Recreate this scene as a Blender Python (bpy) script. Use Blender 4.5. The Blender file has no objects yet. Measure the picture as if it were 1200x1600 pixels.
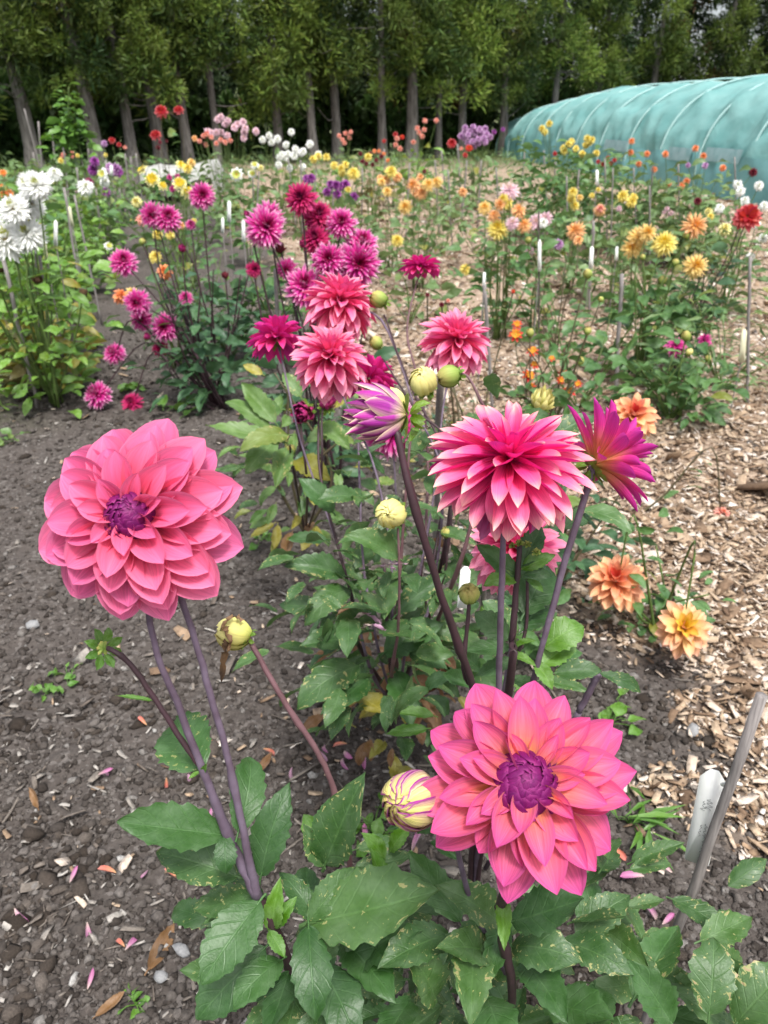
import bpy, math, random
import numpy as np
from mathutils import Vector, Matrix
SC = bpy.context.scene
COL = SC.collection
rng = np.random.default_rng(11)
random.seed(5)
PI = math.pi
R = math.radians

# ---------------------------------------------------------------- camera
H = 1.45
PITCH = R(26.3)
FPX = 1256.0
CP, SP = math.cos(PITCH), math.sin(PITCH)
CAMP = np.array([0.0, 0.0, H])

def ray(px, py):
    u, v = (px - 600) / FPX, (py - 800) / FPX
    return np.array([u, CP - v * SP, -SP - v * CP])

def P(px, py, Z):
    return CAMP + Z * ray(px, py)

def PY(px, py, Y):
    d = ray(px, py)
    return CAMP + d * (Y / d[1])

def G(px, py, h=0.0):
    d = ray(px, py)
    return CAMP + d * ((h - H) / d[2])

def depth(p):
    return p[1] * CP - (p[2] - H) * SP

cam = bpy.data.objects.new('camera', bpy.data.cameras.new('camera'))
COL.objects.link(cam)
cam.location = CAMP
cam.rotation_euler = (PI / 2 - PITCH, 0, 0)
cam.data.sensor_fit = 'VERTICAL'
cam.data.sensor_height = 24
cam.data.lens = FPX / 1600 * 24
cam.data.clip_start = 0.02
cam.data.clip_end = 1000
cam.data.dof.use_dof = True
cam.data.dof.focus_distance = 0.80
cam.data.dof.aperture_fstop = 7.5
SC.camera = cam

# ---------------------------------------------------------------- mesh helpers
def new_mesh(name, V, F, mats, attrs=None, smooth=True, midx=None):
    """F: int array (n,4) or (n,3) or list of such arrays"""
    V = np.asarray(V, dtype=np.float32)
    Fs = F if isinstance(F, (list, tuple)) else [F]
    Fs = [np.asarray(f, dtype=np.int32) for f in Fs if len(f)]
    me = bpy.data.meshes.new(name)
    me.vertices.add(len(V))
    me.vertices.foreach_set('co', V.ravel())
    loops = np.concatenate([f.ravel() for f in Fs])
    tot = np.concatenate([np.full(len(f), f.shape[1], np.int32) for f in Fs])
    start = np.concatenate([[0], np.cumsum(tot)[:-1]]).astype(np.int32)
    me.loops.add(len(loops))
    me.loops.foreach_set('vertex_index', loops)
    me.polygons.add(len(tot))
    me.polygons.foreach_set('loop_start', start)
    me.polygons.foreach_set('loop_total', tot)
    if smooth:
        me.polygons.foreach_set('use_smooth', np.ones(len(tot), bool))
    if midx is not None:
        me.polygons.foreach_set('material_index', np.asarray(midx, np.int32))
    for m in (mats if isinstance(mats, (list, tuple)) else [mats]):
        me.materials.append(m)
    for k, a in (attrs or {}).items():
        at = me.attributes.new(k, 'FLOAT', 'POINT')
        at.data.foreach_set('value', np.asarray(a, np.float32))
    me.update(calc_edges=True)
    me.validate()
    return me

def add(name, me, parent=None, loc=None, mw=None):
    o = bpy.data.objects.new(name, me)
    COL.objects.link(o)
    if mw is not None:
        m = mw.copy()
        if parent is not None:
            m = Matrix.Translation(-root_loc(parent)) @ m
        o.matrix_basis = m
    elif loc is not None:
        o.location = Vector(loc) - (root_loc(parent) if parent is not None else Vector((0, 0, 0)))
    if parent is not None:
        o.parent = parent
    return o

def root_loc(o):
    while o.parent is not None:
        o = o.parent
    return o.location.copy()

def world(name, V, F, mat, parent=None, attrs=None, smooth=True, midx=None, origin=None):
    """mesh given in world coordinates, parented to a thing or standing alone"""
    V = np.asarray(V, float)
    if parent is not None:
        off = np.array(root_loc(parent))
        me = new_mesh(name, V - off, F, mat, attrs, smooth, midx)
        o = bpy.data.objects.new(name, me)
        COL.objects.link(o)
        o.parent = parent
        return o
    off = np.array(origin) if origin is not None else np.zeros(3)
    me = new_mesh(name, V - off, F, mat, attrs, smooth, midx)
    o = bpy.data.objects.new(name, me)
    COL.objects.link(o)
    o.location = off
    return o

def tag(o, label=None, cat=None, group=None, kind=None):
    if label: o['label'] = label
    if cat: o['category'] = cat
    if group: o['group'] = group
    if kind: o['kind'] = kind
    return o

def empty(name, loc, label, cat, group=None):
    o = bpy.data.objects.new(name, None)
    COL.objects.link(o)
    o.location = Vector([float(c) for c in loc])
    o.empty_display_size = 0.05
    return tag(o, label, cat, group)

def merge(parts):
    """parts: list of (V, F, attrs)"""
    Vs, Fs, off = [], [], 0
    keys = parts[0][2].keys()
    A = {k: [] for k in keys}
    for V, F, at in parts:
        Vs.append(V); Fs.append(np.asarray(F) + off); off += len(V)
        for k in keys: A[k].append(at[k])
    return np.concatenate(Vs), np.concatenate(Fs), {k: np.concatenate(A[k]) for k in keys}

def unit(v):
    v = np.asarray(v, float)
    return v / (np.linalg.norm(v) + 1e-12)

def spline(pts, n=24):
    """Catmull-Rom through pts (k,d)"""
    p = np.asarray(pts, float)
    if len(p) == 2:
        t = np.linspace(0, 1, n)[:, None]
        return p[0] * (1 - t) + p[1] * t
    q = np.vstack([2 * p[0] - p[1], p, 2 * p[-1] - p[-2]])
    out = []
    m = len(p) - 1
    per = max(2, n // m)
    for i in range(m):
        a, b, c, d = q[i:i + 4]
        t = np.linspace(0, 1, per, endpoint=False)[:, None]
        out.append(0.5 * (2 * b + (c - a) * t + (2 * a - 5 * b + 4 * c - d) * t ** 2 + (3 * b - a - 3 * c + d) * t ** 3))
    out.append(p[-1:])
    return np.vstack(out)

def tube(pts, rad, k=8, cap=True, wob=0.0):
    pts = np.asarray(pts, float)
    n = len(pts)
    rad = np.broadcast_to(np.asarray(rad, float), (n,)) if np.ndim(rad) == 0 else np.interp(np.linspace(0, 1, n), np.linspace(0, 1, len(rad)), rad)
    T = np.gradient(pts, axis=0)
    T /= np.linalg.norm(T, axis=1)[:, None] + 1e-12
    ref = np.array([0.31, 0.9, 0.3]) if abs(T[0][2]) > 0.5 else np.array([0.0, 0.1, 1.0])
    a = np.cross(T, ref); a /= np.linalg.norm(a, axis=1)[:, None] + 1e-12
    b = np.cross(T, a)
    ang = np.linspace(0, 2 * PI, k, endpoint=False)
    rr = rad[:, None] * np.ones(k)
    if wob:
        rr = rr * (1 + wob * rng.standard_normal((n, k)))
    V = pts[:, None, :] + rr[..., None] * (np.cos(ang)[None, :, None] * a[:, None, :] + np.sin(ang)[None, :, None] * b[:, None, :])
    V = V.reshape(-1, 3)
    i = np.arange(n - 1)[:, None] * k
    j = np.arange(k)[None, :]
    j2 = (j + 1) % k
    F = np.stack([i + j, i + j2, i + k + j2, i + k + j], -1).reshape(-1, 4)
    if cap:
        V = np.vstack([V, pts[0], pts[-1]])
        c0, c1 = n * k, n * k + 1
        jj = np.arange(k); jj2 = (jj + 1) % k
        # degenerate-free caps as quads need tris; use tri list folded to quads is invalid -> return tris separately
        F3 = np.vstack([np.stack([np.full(k, c0), jj2, jj], -1), np.stack([np.full(k, c1), (n - 1) * k + jj, (n - 1) * k + jj2], -1)])
        return V, [F, F3]
    return V, [F]

def tubes(paths):
    """list of (pts, rad, k) -> one V, [F4]"""
    Vs, Fs, off = [], [], 0
    for pts, rad, k in paths:
        V, F = tube(pts, rad, k, cap=False)
        Vs.append(V); Fs.append(F[0] + off); off += len(V)
    return np.concatenate(Vs), np.concatenate(Fs)

def vnoise(x, y, seed=0):
    x = np.asarray(x, float); y = np.asarray(y, float)
    xi = np.floor(x).astype(np.int64); yi = np.floor(y).astype(np.int64)
    fx = x - xi; fy = y - yi
    fx = fx * fx * (3 - 2 * fx); fy = fy * fy * (3 - 2 * fy)
    def h(a, b):
        n = (a * 374761393 + b * 668265263 + seed * 982451653) & 0xFFFFFFFF
        n = ((n ^ (n >> 13)) * 1274126177) & 0xFFFFFFFF
        return ((n ^ (n >> 16)) & 0xFFFF) / 65535.0
    return (h(xi, yi) * (1 - fx) + h(xi + 1, yi) * fx) * (1 - fy) + (h(xi, yi + 1) * (1 - fx) + h(xi + 1, yi + 1) * fx) * fy

def frame_from(y, n):
    """rotation with local +Y along y, +Z near n"""
    y = unit(y); x = np.cross(y, n)
    if np.linalg.norm(x) < 1e-4: x = np.cross(y, [0.3, 0.2, 0.9])
    x = unit(x); z = np.cross(x, y)
    return np.stack([x, y, z], 1)

def frame_z(z, spin=0.0):
    z = unit(z); ref = np.array([0, 0, 1.0]) if abs(z[2]) < 0.95 else np.array([0, 1.0, 0])
    x = unit(np.cross(ref, z)); y = np.cross(z, x)
    c, s = math.cos(spin), math.sin(spin)
    return np.stack([c * x + s * y, -s * x + c * y, z], 1)

def mat4(rot, loc, sc=1.0):
    s = np.broadcast_to(np.asarray(sc, float), (3,))
    M = np.eye(4); M[:3, :3] = rot * s[None, :]; M[:3, 3] = loc
    return Matrix(M.tolist())

# ---------------------------------------------------------------- materials
class NT:
    def __init__(s, name):
        s.m = bpy.data.materials.new(name); s.m.use_nodes = True
        s.t = s.m.node_tree; s.t.nodes.clear()
        s.out = s.n('ShaderNodeOutputMaterial')
    def n(s, t, **kw):
        x = s.t.nodes.new(t)
        for k, v in kw.items(): setattr(x, k, v)
        return x
    def l(s, a, b): s.t.links.new(a, b)
    def put(s, sock, v):
        if isinstance(v, bpy.types.NodeSocket): s.l(v, sock)
        elif isinstance(v, (tuple, list)) and len(v) == 3 and sock.type == 'RGBA': sock.default_value = (*v, 1)
        else: sock.default_value = v
    def attr(s, name):
        return s.n('ShaderNodeAttribute', attribute_name=name).outputs['Fac']
    def math(s, op, a, b=0.0, c=None, clamp=False):
        x = s.n('ShaderNodeMath', operation=op); x.use_clamp = clamp
        s.put(x.inputs[0], a); s.put(x.inputs[1], b)
        if c is not None: s.put(x.inputs[2], c)
        return x.outputs[0]
    def mix(s, f, a, b, blend='MIX'):
        x = s.n('ShaderNodeMix', data_type='RGBA', blend_type=blend)
        s.put(x.inputs[0], f); s.put(x.inputs[6], a); s.put(x.inputs[7], b)
        return x.outputs[2]
    def step(s, v, lo, hi):
        x = s.n('ShaderNodeMapRange', interpolation_type='SMOOTHSTEP')
        s.put(x.inputs[0], v); x.inputs[1].default_value = lo; x.inputs[2].default_value = hi
        return x.outputs[0]
    def rng(s, v, a, b, lo=0.0, hi=1.0):
        x = s.n('ShaderNodeMapRange')
        s.put(x.inputs[0], v); x.inputs[1].default_value = lo; x.inputs[2].default_value = hi
        x.inputs[3].default_value = a; x.inputs[4].default_value = b
        return x.outputs[0]
    def ramp(s, f, stops):
        x = s.n('ShaderNodeValToRGB'); e = x.color_ramp.elements
        while len(e) < len(stops): e.new(0.5)
        for i, (p, c) in enumerate(stops):
            e[i].position = p; e[i].color = (*c, 1)
        s.put(x.inputs[0], f)
        return x.outputs[0]
    def noise(s, vec=None, scale=5.0, detail=3.0, rough=0.55, dist=0.0):
        x = s.n('ShaderNodeTexNoise')
        if vec is not None: s.l(vec, x.inputs['Vector'])
        x.inputs['Scale'].default_value = scale; x.inputs['Detail'].default_value = detail
        x.inputs['Roughness'].default_value = rough; x.inputs['Distortion'].default_value = dist
        return x.outputs['Fac']
    def vor(s, vec=None, scale=5.0, feature='F1'):
        x = s.n('ShaderNodeTexVoronoi', feature=feature)
        if vec is not None: s.l(vec, x.inputs['Vector'])
        x.inputs['Scale'].default_value = scale
        return x
    def xyz(s, a, b, c):
        x = s.n('ShaderNodeCombineXYZ')
        s.put(x.inputs[0], a); s.put(x.inputs[1], b); s.put(x.inputs[2], c)
        return x.outputs[0]
    def coord(s, k='Object'): return s.n('ShaderNodeTexCoord').outputs[k]
    def pos(s): return s.n('ShaderNodeNewGeometry').outputs['Position']
    def orand(s): return s.n('ShaderNodeObjectInfo').outputs['Random']
    def bump(s, h, strength=0.5, dist=0.01):
        x = s.n('ShaderNodeBump'); s.put(x.inputs['Height'], h)
        x.inputs['Strength'].default_value = strength; x.inputs['Distance'].default_value = dist
        return x.outputs[0]
    def hsv(s, col, h=0.5, sat=1.0, v=1.0):
        x = s.n('ShaderNodeHueSaturation')
        s.put(x.inputs['Color'], col); s.put(x.inputs['Hue'], h); s.put(x.inputs['Saturation'], sat); s.put(x.inputs['Value'], v)
        return x.outputs[0]
    def bsdf(s, col, rough=0.6, spec=0.4, normal=None, trans=0.0, tcol=None, metal=0.0):
        b = s.n('ShaderNodeBsdfPrincipled')
        s.put(b.inputs['Base Color'], col); s.put(b.inputs['Roughness'], rough)
        b.inputs['Specular IOR Level'].default_value = spec; b.inputs['Metallic'].default_value = metal
        if normal is not None: s.l(normal, b.inputs['Normal'])
        res = b.outputs[0]
        if trans:
            t = s.n('ShaderNodeBsdfTranslucent'); s.put(t.inputs['Color'], tcol if tcol is not None else col)
            mx = s.n('ShaderNodeMixShader'); mx.inputs[0].default_value = trans
            s.l(res, mx.inputs[1]); s.l(t.outputs[0], mx.inputs[2]); res = mx.outputs[0]
        s.l(res, s.out.inputs['Surface'])
        return s.m

def petal_mat(name, stops, back=None, edge=None, edge_k=0.5, inner=None, ilim=(0.1, 0.25), outer=None, olim=(0.75, 1.0), vein=0.16, trans=0.32, jit=0.12):
    s = NT(name)
    pu, pv, pr, pg = s.attr('pu'), s.attr('pv'), s.attr('prand'), s.attr('pring')
    c = s.ramp(pv, stops)
    if edge:
        e = s.math('POWER', s.math('ABSOLUTE', pu), 2.5)
        e = s.math('MULTIPLY', s.math('MULTIPLY', e, s.step(pv, 0.1, 0.7)), edge_k)
        c = s.mix(e, c, edge)
    if outer: c = s.mix(s.step(pg, *olim), c, outer)
    if inner: c = s.mix(s.math('SUBTRACT', 1.0, s.step(pg, *ilim)), c, inner)
    if back:
        bf = s.n('ShaderNodeNewGeometry').outputs['Backfacing']
        c = s.mix(bf, c, s.ramp(pv, back) if isinstance(back, list) else back)
    nz = s.noise(s.xyz(s.math('MULTIPLY', pu, 5.0), s.math('MULTIPLY', pv, 0.8), s.math('MULTIPLY', pr, 37.0)), 1.6, 3.0, 0.6)
    fz = s.noise(s.xyz(s.math('MULTIPLY', pu, 17.0), s.math('MULTIPLY', pv, 1.1), s.math('MULTIPLY', pr, 53.0)), 1.5, 2.0, 0.6)
    val = s.math('ADD', s.rng(nz, 1 - vein, 1 + vein * 0.8, 0.3, 0.7), s.math('ADD', s.rng(pr, -jit, jit), s.rng(fz, -vein * 0.5, vein * 0.5, 0.3, 0.7)))
    c = s.hsv(c, s.rng(pr, 0.492, 0.508), 1.0, val)
    bp = s.bump(nz, 0.18, 0.002)
    return s.bsdf(c, 0.55, 0.25, bp, trans)

def leaf_mat(name, base, light, spot=None, spot_amt=0.0, vein=0.5, rough=0.42, yellow=0.0, trans=0.22):
    s = NT(name)
    pu, pv, pr = s.attr('pu'), s.attr('pv'), s.math('FRACT', s.math('ADD', s.attr('prand'), s.orand()))
    co = s.coord('Object')
    au = s.math('ABSOLUTE', pu)
    vv = s.math('FRACT', s.math('SUBTRACT', s.math('MULTIPLY', pv, 6.0), s.math('MULTIPLY', au, 1.7)))
    vl = s.math('SUBTRACT', 1.0, s.step(s.math('ABSOLUTE', s.math('SUBTRACT', vv, 0.5)), 0.0, 0.10))
    mid = s.math('SUBTRACT', 1.0, s.step(au, 0.015, 0.06))
    vn = s.math('MAXIMUM', s.math('MULTIPLY', vl, 0.55), mid)
    nz = s.noise(co, 30.0, 3.0)
    c = s.mix(s.rng(s.math('ADD', s.math('MULTIPLY', nz, 0.5), s.math('MULTIPLY', pr, 0.5)), 0, 1, 0.2, 0.8), base, light)
    if yellow:
        y = s.math('MULTIPLY', s.step(s.math('FRACT', s.math('MULTIPLY', pr, 7.3)), 1 - yellow, 1.0), 0.8)
        c = s.mix(y, c, (0.23, 0.21, 0.03))
    c = s.mix(s.math('MULTIPLY', vn, vein * 0.7), c, tuple(min(1, x * 1.7 + 0.02) for x in light))
    big = s.noise(s.xyz(s.math('MULTIPLY', pu, 0.8), s.math('MULTIPLY', pv, 2.2), s.math('MULTIPLY', pr, 41.0)), 1.5, 4.0)
    c = s.hsv(c, 0.5, s.rng(big, 1.15, 0.8, 0.3, 0.7), s.rng(big, 0.74, 1.30, 0.3, 0.7))
    if spot:
        # disease flecks: irregular pale blotches gathered toward the margin, some with a brown heart
        vec = s.xyz(s.math('MULTIPLY', pu, 0.26), pv, s.math('MULTIPLY', pr, 29.0))
        n1 = s.noise(vec, 13.0, 3.0, 0.62, 0.4); n2 = s.noise(vec, 3.2, 1.0)
        keep = s.step(s.math('FRACT', s.math('MULTIPLY', pr, 5.7)), 0.75 - spot_amt, 0.95 - spot_amt * 0.8)
        wgt = s.math('ADD', s.math('MULTIPLY', au, 0.10), s.math('MULTIPLY', n2, 0.30))
        lev = s.math('ADD', n1, s.math('SUBTRACT', wgt, 0.20))
        sp = s.math('MULTIPLY', s.step(lev, 0.625, 0.675), keep)
        c = s.mix(s.math('MULTIPLY', sp, 0.80), c, spot)
        c = s.mix(s.math('MULTIPLY', s.math('MULTIPLY', s.step(lev, 0.70, 0.74), keep), 0.75), c, (0.36, 0.24, 0.15))
    bf = s.n('ShaderNodeNewGeometry').outputs['Backfacing']
    c = s.mix(s.math('MULTIPLY', bf, 0.5), c, tuple(x * 1.25 + 0.02 for x in light))
    h = s.math('ADD', s.math('MULTIPLY', vn, -0.8), s.math('MULTIPLY', nz, 0.5))
    return s.bsdf(c, rough, 0.4, s.bump(h, 0.35, 0.003), trans, s.hsv(c, 0.48, 1.1, 1.3))

def plain(name, c1, c2=None, scale=20.0, rough=0.7, bump=0.3, bdist=0.005, spec=0.3, trans=0.0, stretch=None, rnd=0.0):
    s = NT(name)
    co = s.coord('Object')
    if stretch:
        mp = s.n('ShaderNodeMapping'); s.l(co, mp.inputs[0]); mp.inputs['Scale'].default_value = stretch; co = mp.outputs[0]
    nz = s.noise(co, scale, 5.0, 0.6)
    c = s.mix(s.rng(nz, 0, 1, 0.3, 0.7), c1, c2 or tuple(x * 0.7 for x in c1))
    if rnd:
        r = s.math('FRACT', s.math('ADD', s.attr('prand'), s.orand()))
        c = s.hsv(c, 0.5, 1.0, s.rng(r, 1 - rnd, 1 + rnd))
    return s.bsdf(c, rough, spec, s.bump(nz, bump, bdist) if bump else None, trans)

M = {}
# coral pink decorative dahlia, seen face on (yellow-orange throat, pink blade, mauve margin)
M['coral_face'] = petal_mat('coral_pink_petal',
    [(0.0, (0.78, 0.50, 0.05)), (0.28, (0.81, 0.37, 0.10)), (0.50, (0.81, 0.18, 0.18)), (0.78, (0.79, 0.13, 0.26)), (1.0, (0.64, 0.075, 0.29))],
    back=(0.60, 0.10, 0.28), edge=(0.69, 0.12, 0.35), edge_k=0.85, vein=0.24, trans=0.36)
M['coral_soft'] = petal_mat('soft_coral_petal',
    [(0.0, (0.72, 0.22, 0.10)), (0.22, (0.81, 0.13, 0.16)), (0.5, (0.85, 0.105, 0.235)), (1.0, (0.83, 0.17, 0.36))],
    back=(0.62, 0.12, 0.28), edge=(0.84, 0.27, 0.46), edge_k=0.65, vein=0.17, trans=0.38)
M['purple_centre'] = petal_mat('purple_centre_petal',
    [(0.0, (0.40, 0.13, 0.05)), (0.25, (0.22, 0.018, 0.12)), (0.7, (0.185, 0.010, 0.135)), (1.0, (0.34, 0.035, 0.22))],
    back=[(0.0, (0.46, 0.17, 0.06)), (0.22, (0.26, 0.03, 0.12)), (0.45, (0.16, 0.007, 0.095)), (0.9, (0.135, 0.005, 0.085)), (1.0, (0.26, 0.03, 0.16))], edge=(0.24, 0.03, 0.17), edge_k=0.6, outer=(0.42, 0.03, 0.17), olim=(0.6, 1.1), vein=0.25, trans=0.06)
M['coral_ball'] = petal_mat('hot_pink_petal_with_peach_tip',
    [(0.0, (0.76, 0.03, 0.19)), (0.50, (0.84, 0.055, 0.27)), (0.78, (0.85, 0.17, 0.35)), (1.0, (0.84, 0.52, 0.44))],
    back=[(0.0, (0.84, 0.03, 0.26)), (1.0, (0.86, 0.035, 0.34))], edge=(0.84, 0.22, 0.40), edge_k=0.25,
    outer=(0.45, 0.10, 0.30), olim=(0.85, 1.05), vein=0.16, trans=0.25)
M['coral_ball_far'] = petal_mat('coral_petal_with_pale_edge',
    [(0.0, (0.80, 0.06, 0.22)), (0.55, (0.85, 0.115, 0.33)), (1.0, (0.85, 0.36, 0.50))],
    back=[(0.0, (0.78, 0.06, 0.18)), (1.0, (0.84, 0.11, 0.31))], edge=(0.85, 0.44, 0.50), edge_k=0.55, vein=0.16, trans=0.35)
M['hot_pink'] = petal_mat('deep_pink_petal',
    [(0.0, (0.58, 0.018, 0.11)), (0.6, (0.68, 0.025, 0.20)), (1.0, (0.74, 0.08, 0.30))],
    back=(0.68, 0.03, 0.28), edge=(0.62, 0.12, 0.26), edge_k=0.5, vein=0.16, trans=0.25)
M['magenta_back'] = petal_mat('magenta_petal_back',
    [(0.0, (0.74, 0.34, 0.09)), (0.4, (0.74, 0.10, 0.15)), (1.0, (0.66, 0.04, 0.27))],
    back=[(0.0, (0.68, 0.36, 0.10)), (0.32, (0.66, 0.20, 0.14)), (0.6, (0.64, 0.045, 0.27)), (1.0, (0.50, 0.035, 0.33))], vein=0.18, trans=0.25)
M['cactus'] = petal_mat('magenta_petal_with_white_tip',
    [(0.0, (0.34, 0.004, 0.09)), (0.4, (0.56, 0.012, 0.20)), (0.75, (0.64, 0.05, 0.31)), (1.0, (0.76, 0.48, 0.62))],
    back=[(0.0, (0.54, 0.025, 0.24)), (0.5, (0.64, 0.13, 0.38)), (1.0, (0.76, 0.50, 0.62))], inner=(0.26, 0.004, 0.06), ilim=(0.0, 0.3), vein=0.18, trans=0.25)
M['cactus_red'] = petal_mat('crimson_petal',
    [(0.0, (0.22, 0.003, 0.04)), (0.6, (0.46, 0.010, 0.10)), (1.0, (0.56, 0.05, 0.19))],
    back=(0.46, 0.07, 0.19), inner=(0.14, 0.003, 0.04), ilim=(0.0, 0.3), vein=0.18, trans=0.25)
M['white_p'] = petal_mat('white_petal', [(0.0, (0.70, 0.76, 0.44)), (0.3, (0.86, 0.87, 0.80)), (1.0, (0.88, 0.88, 0.87))], back=(0.87, 0.88, 0.84), inner=(0.52, 0.55, 0.14), ilim=(0.0, 0.15), vein=0.05, jit=0.05)
def simple_petal(key, name, c, inner=None, pale=0.25, il=(0.0, 0.4)):
    tip = tuple(x + (1 - x) * pale * 0.6 for x in c)
    M[key] = petal_mat(name, [(0.0, tuple(x * 0.75 for x in c)), (0.5, c), (1.0, tip)], back=tuple(x + (1 - x) * pale * 0.35 for x in c), inner=inner, ilim=il, vein=0.14)
simple_petal('yellow', 'yellow_petal', (0.82, 0.68, 0.15), (0.72, 0.50, 0.03))
simple_petal('lemon', 'lemon_petal', (0.84, 0.78, 0.34), (0.60, 0.45, 0.03))
simple_petal('golden', 'golden_orange_petal', (0.84, 0.60, 0.20), (0.80, 0.42, 0.05))
simple_petal('apricot', 'apricot_petal', (0.84, 0.46, 0.19), (0.78, 0.32, 0.06))
simple_petal('orange', 'orange_petal', (0.82, 0.29, 0.10), (0.72, 0.18, 0.04))
simple_petal('salmon', 'salmon_petal', (0.80, 0.34, 0.26), (0.70, 0.15, 0.06))
simple_petal('red', 'red_petal', (0.52, 0.014, 0.016), (0.30, 0.006, 0.01))
simple_petal('scarlet', 'scarlet_petal', (0.66, 0.03, 0.015), (0.70, 0.30, 0.03), 0.1)
simple_petal('maroon', 'maroon_petal', (0.16, 0.006, 0.02), None, 0.1)
simple_petal('purple', 'purple_petal', (0.30, 0.03, 0.30), (0.10, 0.008, 0.10))
simple_petal('mauve', 'mauve_petal', (0.50, 0.26, 0.50), (0.35, 0.10, 0.34), 0.4)
simple_petal('blush', 'blush_pink_petal', (0.78, 0.52, 0.60), (0.74, 0.55, 0.42), 0.4)
simple_petal('magenta', 'magenta_petal', (0.50, 0.015, 0.22), (0.36, 0.01, 0.14))
M['orange_deco'] = petal_mat('orange_peach_petal', [(0.0, (0.72, 0.18, 0.08)), (0.4, (0.82, 0.31, 0.12)), (1.0, (0.84, 0.50, 0.30))], back=(0.80, 0.33, 0.22), edge=(0.84, 0.50, 0.32), inner=(0.62, 0.07, 0.05), ilim=(0.1, 0.3), vein=0.14)
M['peach_deco'] = petal_mat('peach_petal', [(0.0, (0.82, 0.56, 0.10)), (0.5, (0.84, 0.52, 0.20)), (1.0, (0.82, 0.48, 0.34))], back=(0.80, 0.36, 0.22), inner=(0.82, 0.56, 0.05), ilim=(0.1, 0.5), vein=0.14)
M['eye'] = plain('yellow_flower_eye', (0.50, 0.36, 0.03), (0.34, 0.20, 0.02), 300, 0.8, 0.6, 0.001)
M['sepal'] = leaf_mat('fresh_green_sepal', (0.10, 0.20, 0.02), (0.20, 0.32, 0.05), vein=0.2)
M['bud_yellow'] = petal_mat('pale_yellow_bud_petal', [(0.0, (0.42, 0.48, 0.10)), (0.4, (0.70, 0.66, 0.20)), (1.0, (0.78, 0.70, 0.28))], vein=0.12, trans=0.1)
M['bud_green'] = petal_mat('green_bud_petal', [(0.0, (0.17, 0.29, 0.05)), (0.6, (0.30, 0.38, 0.09)), (1.0, (0.45, 0.38, 0.12))], vein=0.12, trans=0.1)
M['bud_purple'] = petal_mat('purple_bud_petal', [(0.0, (0.70, 0.62, 0.22)), (0.35, (0.60, 0.38, 0.36)), (0.55, (0.36, 0.035, 0.30)), (1.0, (0.30, 0.01, 0.20))], edge=(0.80, 0.66, 0.42), edge_k=0.9, vein=0.3, trans=0.12, jit=0.2)
M['bud_stripe'] = petal_mat('cream_and_purple_bud_petal', [(0.0, (0.62, 0.54, 0.22)), (0.5, (0.68, 0.56, 0.30)), (1.0, (0.64, 0.58, 0.16))], edge=(0.30, 0.03, 0.24), edge_k=1.25, vein=0.5, trans=0.12, jit=0.1)
M['bud_dark'] = petal_mat('dark_crimson_bud_petal', [(0.0, (0.40, 0.22, 0.10)), (0.4, (0.30, 0.02, 0.09)), (1.0, (0.38, 0.03, 0.16))], vein=0.3, trans=0.1)
M['wilt'] = plain('brown_wilted_petal', (0.16, 0.09, 0.04), (0.05, 0.03, 0.02), 60, 0.9, 0.6, 0.004)
M['wilt_red'] = plain('dried_crimson_petal', (0.20, 0.02, 0.04), (0.10, 0.02, 0.02), 60, 0.9, 0.6, 0.004)

# stems
def stem_mat(name, c1, c2):
    s = NT(name); co = s.pos()
    nz = s.noise(co, 45.0, 4.0); n2 = s.noise(co, 420.0, 2.0)
    c = s.mix(s.rng(nz, 0, 1, 0.3, 0.7), c1, c2)
    c = s.mix(s.math('MULTIPLY', s.step(n2, 0.62, 0.7), 0.35), c, tuple(x * 0.35 for x in c1))
    return s.bsdf(c, 0.55, 0.35, s.bump(nz, 0.3, 0.002))
M['stem_bloom'] = stem_mat('grey_purple_stem', (0.155, 0.120, 0.165), (0.085, 0.056, 0.080))
M['stem_dark'] = stem_mat('dark_purple_stem', (0.055, 0.026, 0.034), (0.035, 0.020, 0.022))
M['stem_mauve'] = stem_mat('mauve_stem', (0.17, 0.09, 0.10), (0.11, 0.055, 0.06))
M['stem_green'] = stem_mat('green_stem', (0.10, 0.17, 0.035), (0.07, 0.10, 0.03))
M['stem_brown'] = stem_mat('brown_green_stem', (0.10, 0.07, 0.045), (0.07, 0.075, 0.03))
# leaves
M['leaf_dark'] = leaf_mat('dark_green_leaf', (0.032, 0.084, 0.025), (0.062, 0.145, 0.040), spot=(0.26, 0.30, 0.10), spot_amt=0.10, vein=0.30)
M['leaf_spot'] = leaf_mat('spotted_green_leaf', (0.040, 0.096, 0.030), (0.082, 0.165, 0.048), spot=(0.38, 0.38, 0.15), spot_amt=0.9, vein=0.3)
M['leaf_fresh'] = leaf_mat('fresh_green_leaf', (0.065, 0.165, 0.024), (0.125, 0.255, 0.042), vein=0.35)
M['leaf_pale'] = leaf_mat('pale_green_leaf', (0.070, 0.150, 0.038), (0.135, 0.230, 0.058), spot=(0.40, 0.38, 0.14), spot_amt=0.45, vein=0.35, yellow=0.25)
M['leaf_dry'] = leaf_mat('dried_brown_leaf', (0.16, 0.085, 0.04), (0.26, 0.15, 0.07), vein=0.2, rough=0.8)
M['leaf_yellow'] = leaf_mat('yellowing_leaf', (0.22, 0.22, 0.03), (0.34, 0.30, 0.06), spot=(0.35, 0.16, 0.06), spot_amt=0.6, vein=0.3)
M['fol_mid'] = leaf_mat('mid_green_foliage', (0.048, 0.118, 0.036), (0.105, 0.210, 0.060), vein=0.2, yellow=0.06)
M['fol_blue'] = leaf_mat('blue_green_foliage', (0.036, 0.095, 0.045), (0.075, 0.16, 0.065), vein=0.2, yellow=0.03)
M['fol_bright'] = leaf_mat('bright_green_foliage', (0.085, 0.19, 0.026), (0.17, 0.31, 0.055), vein=0.2, yellow=0.10)
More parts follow.
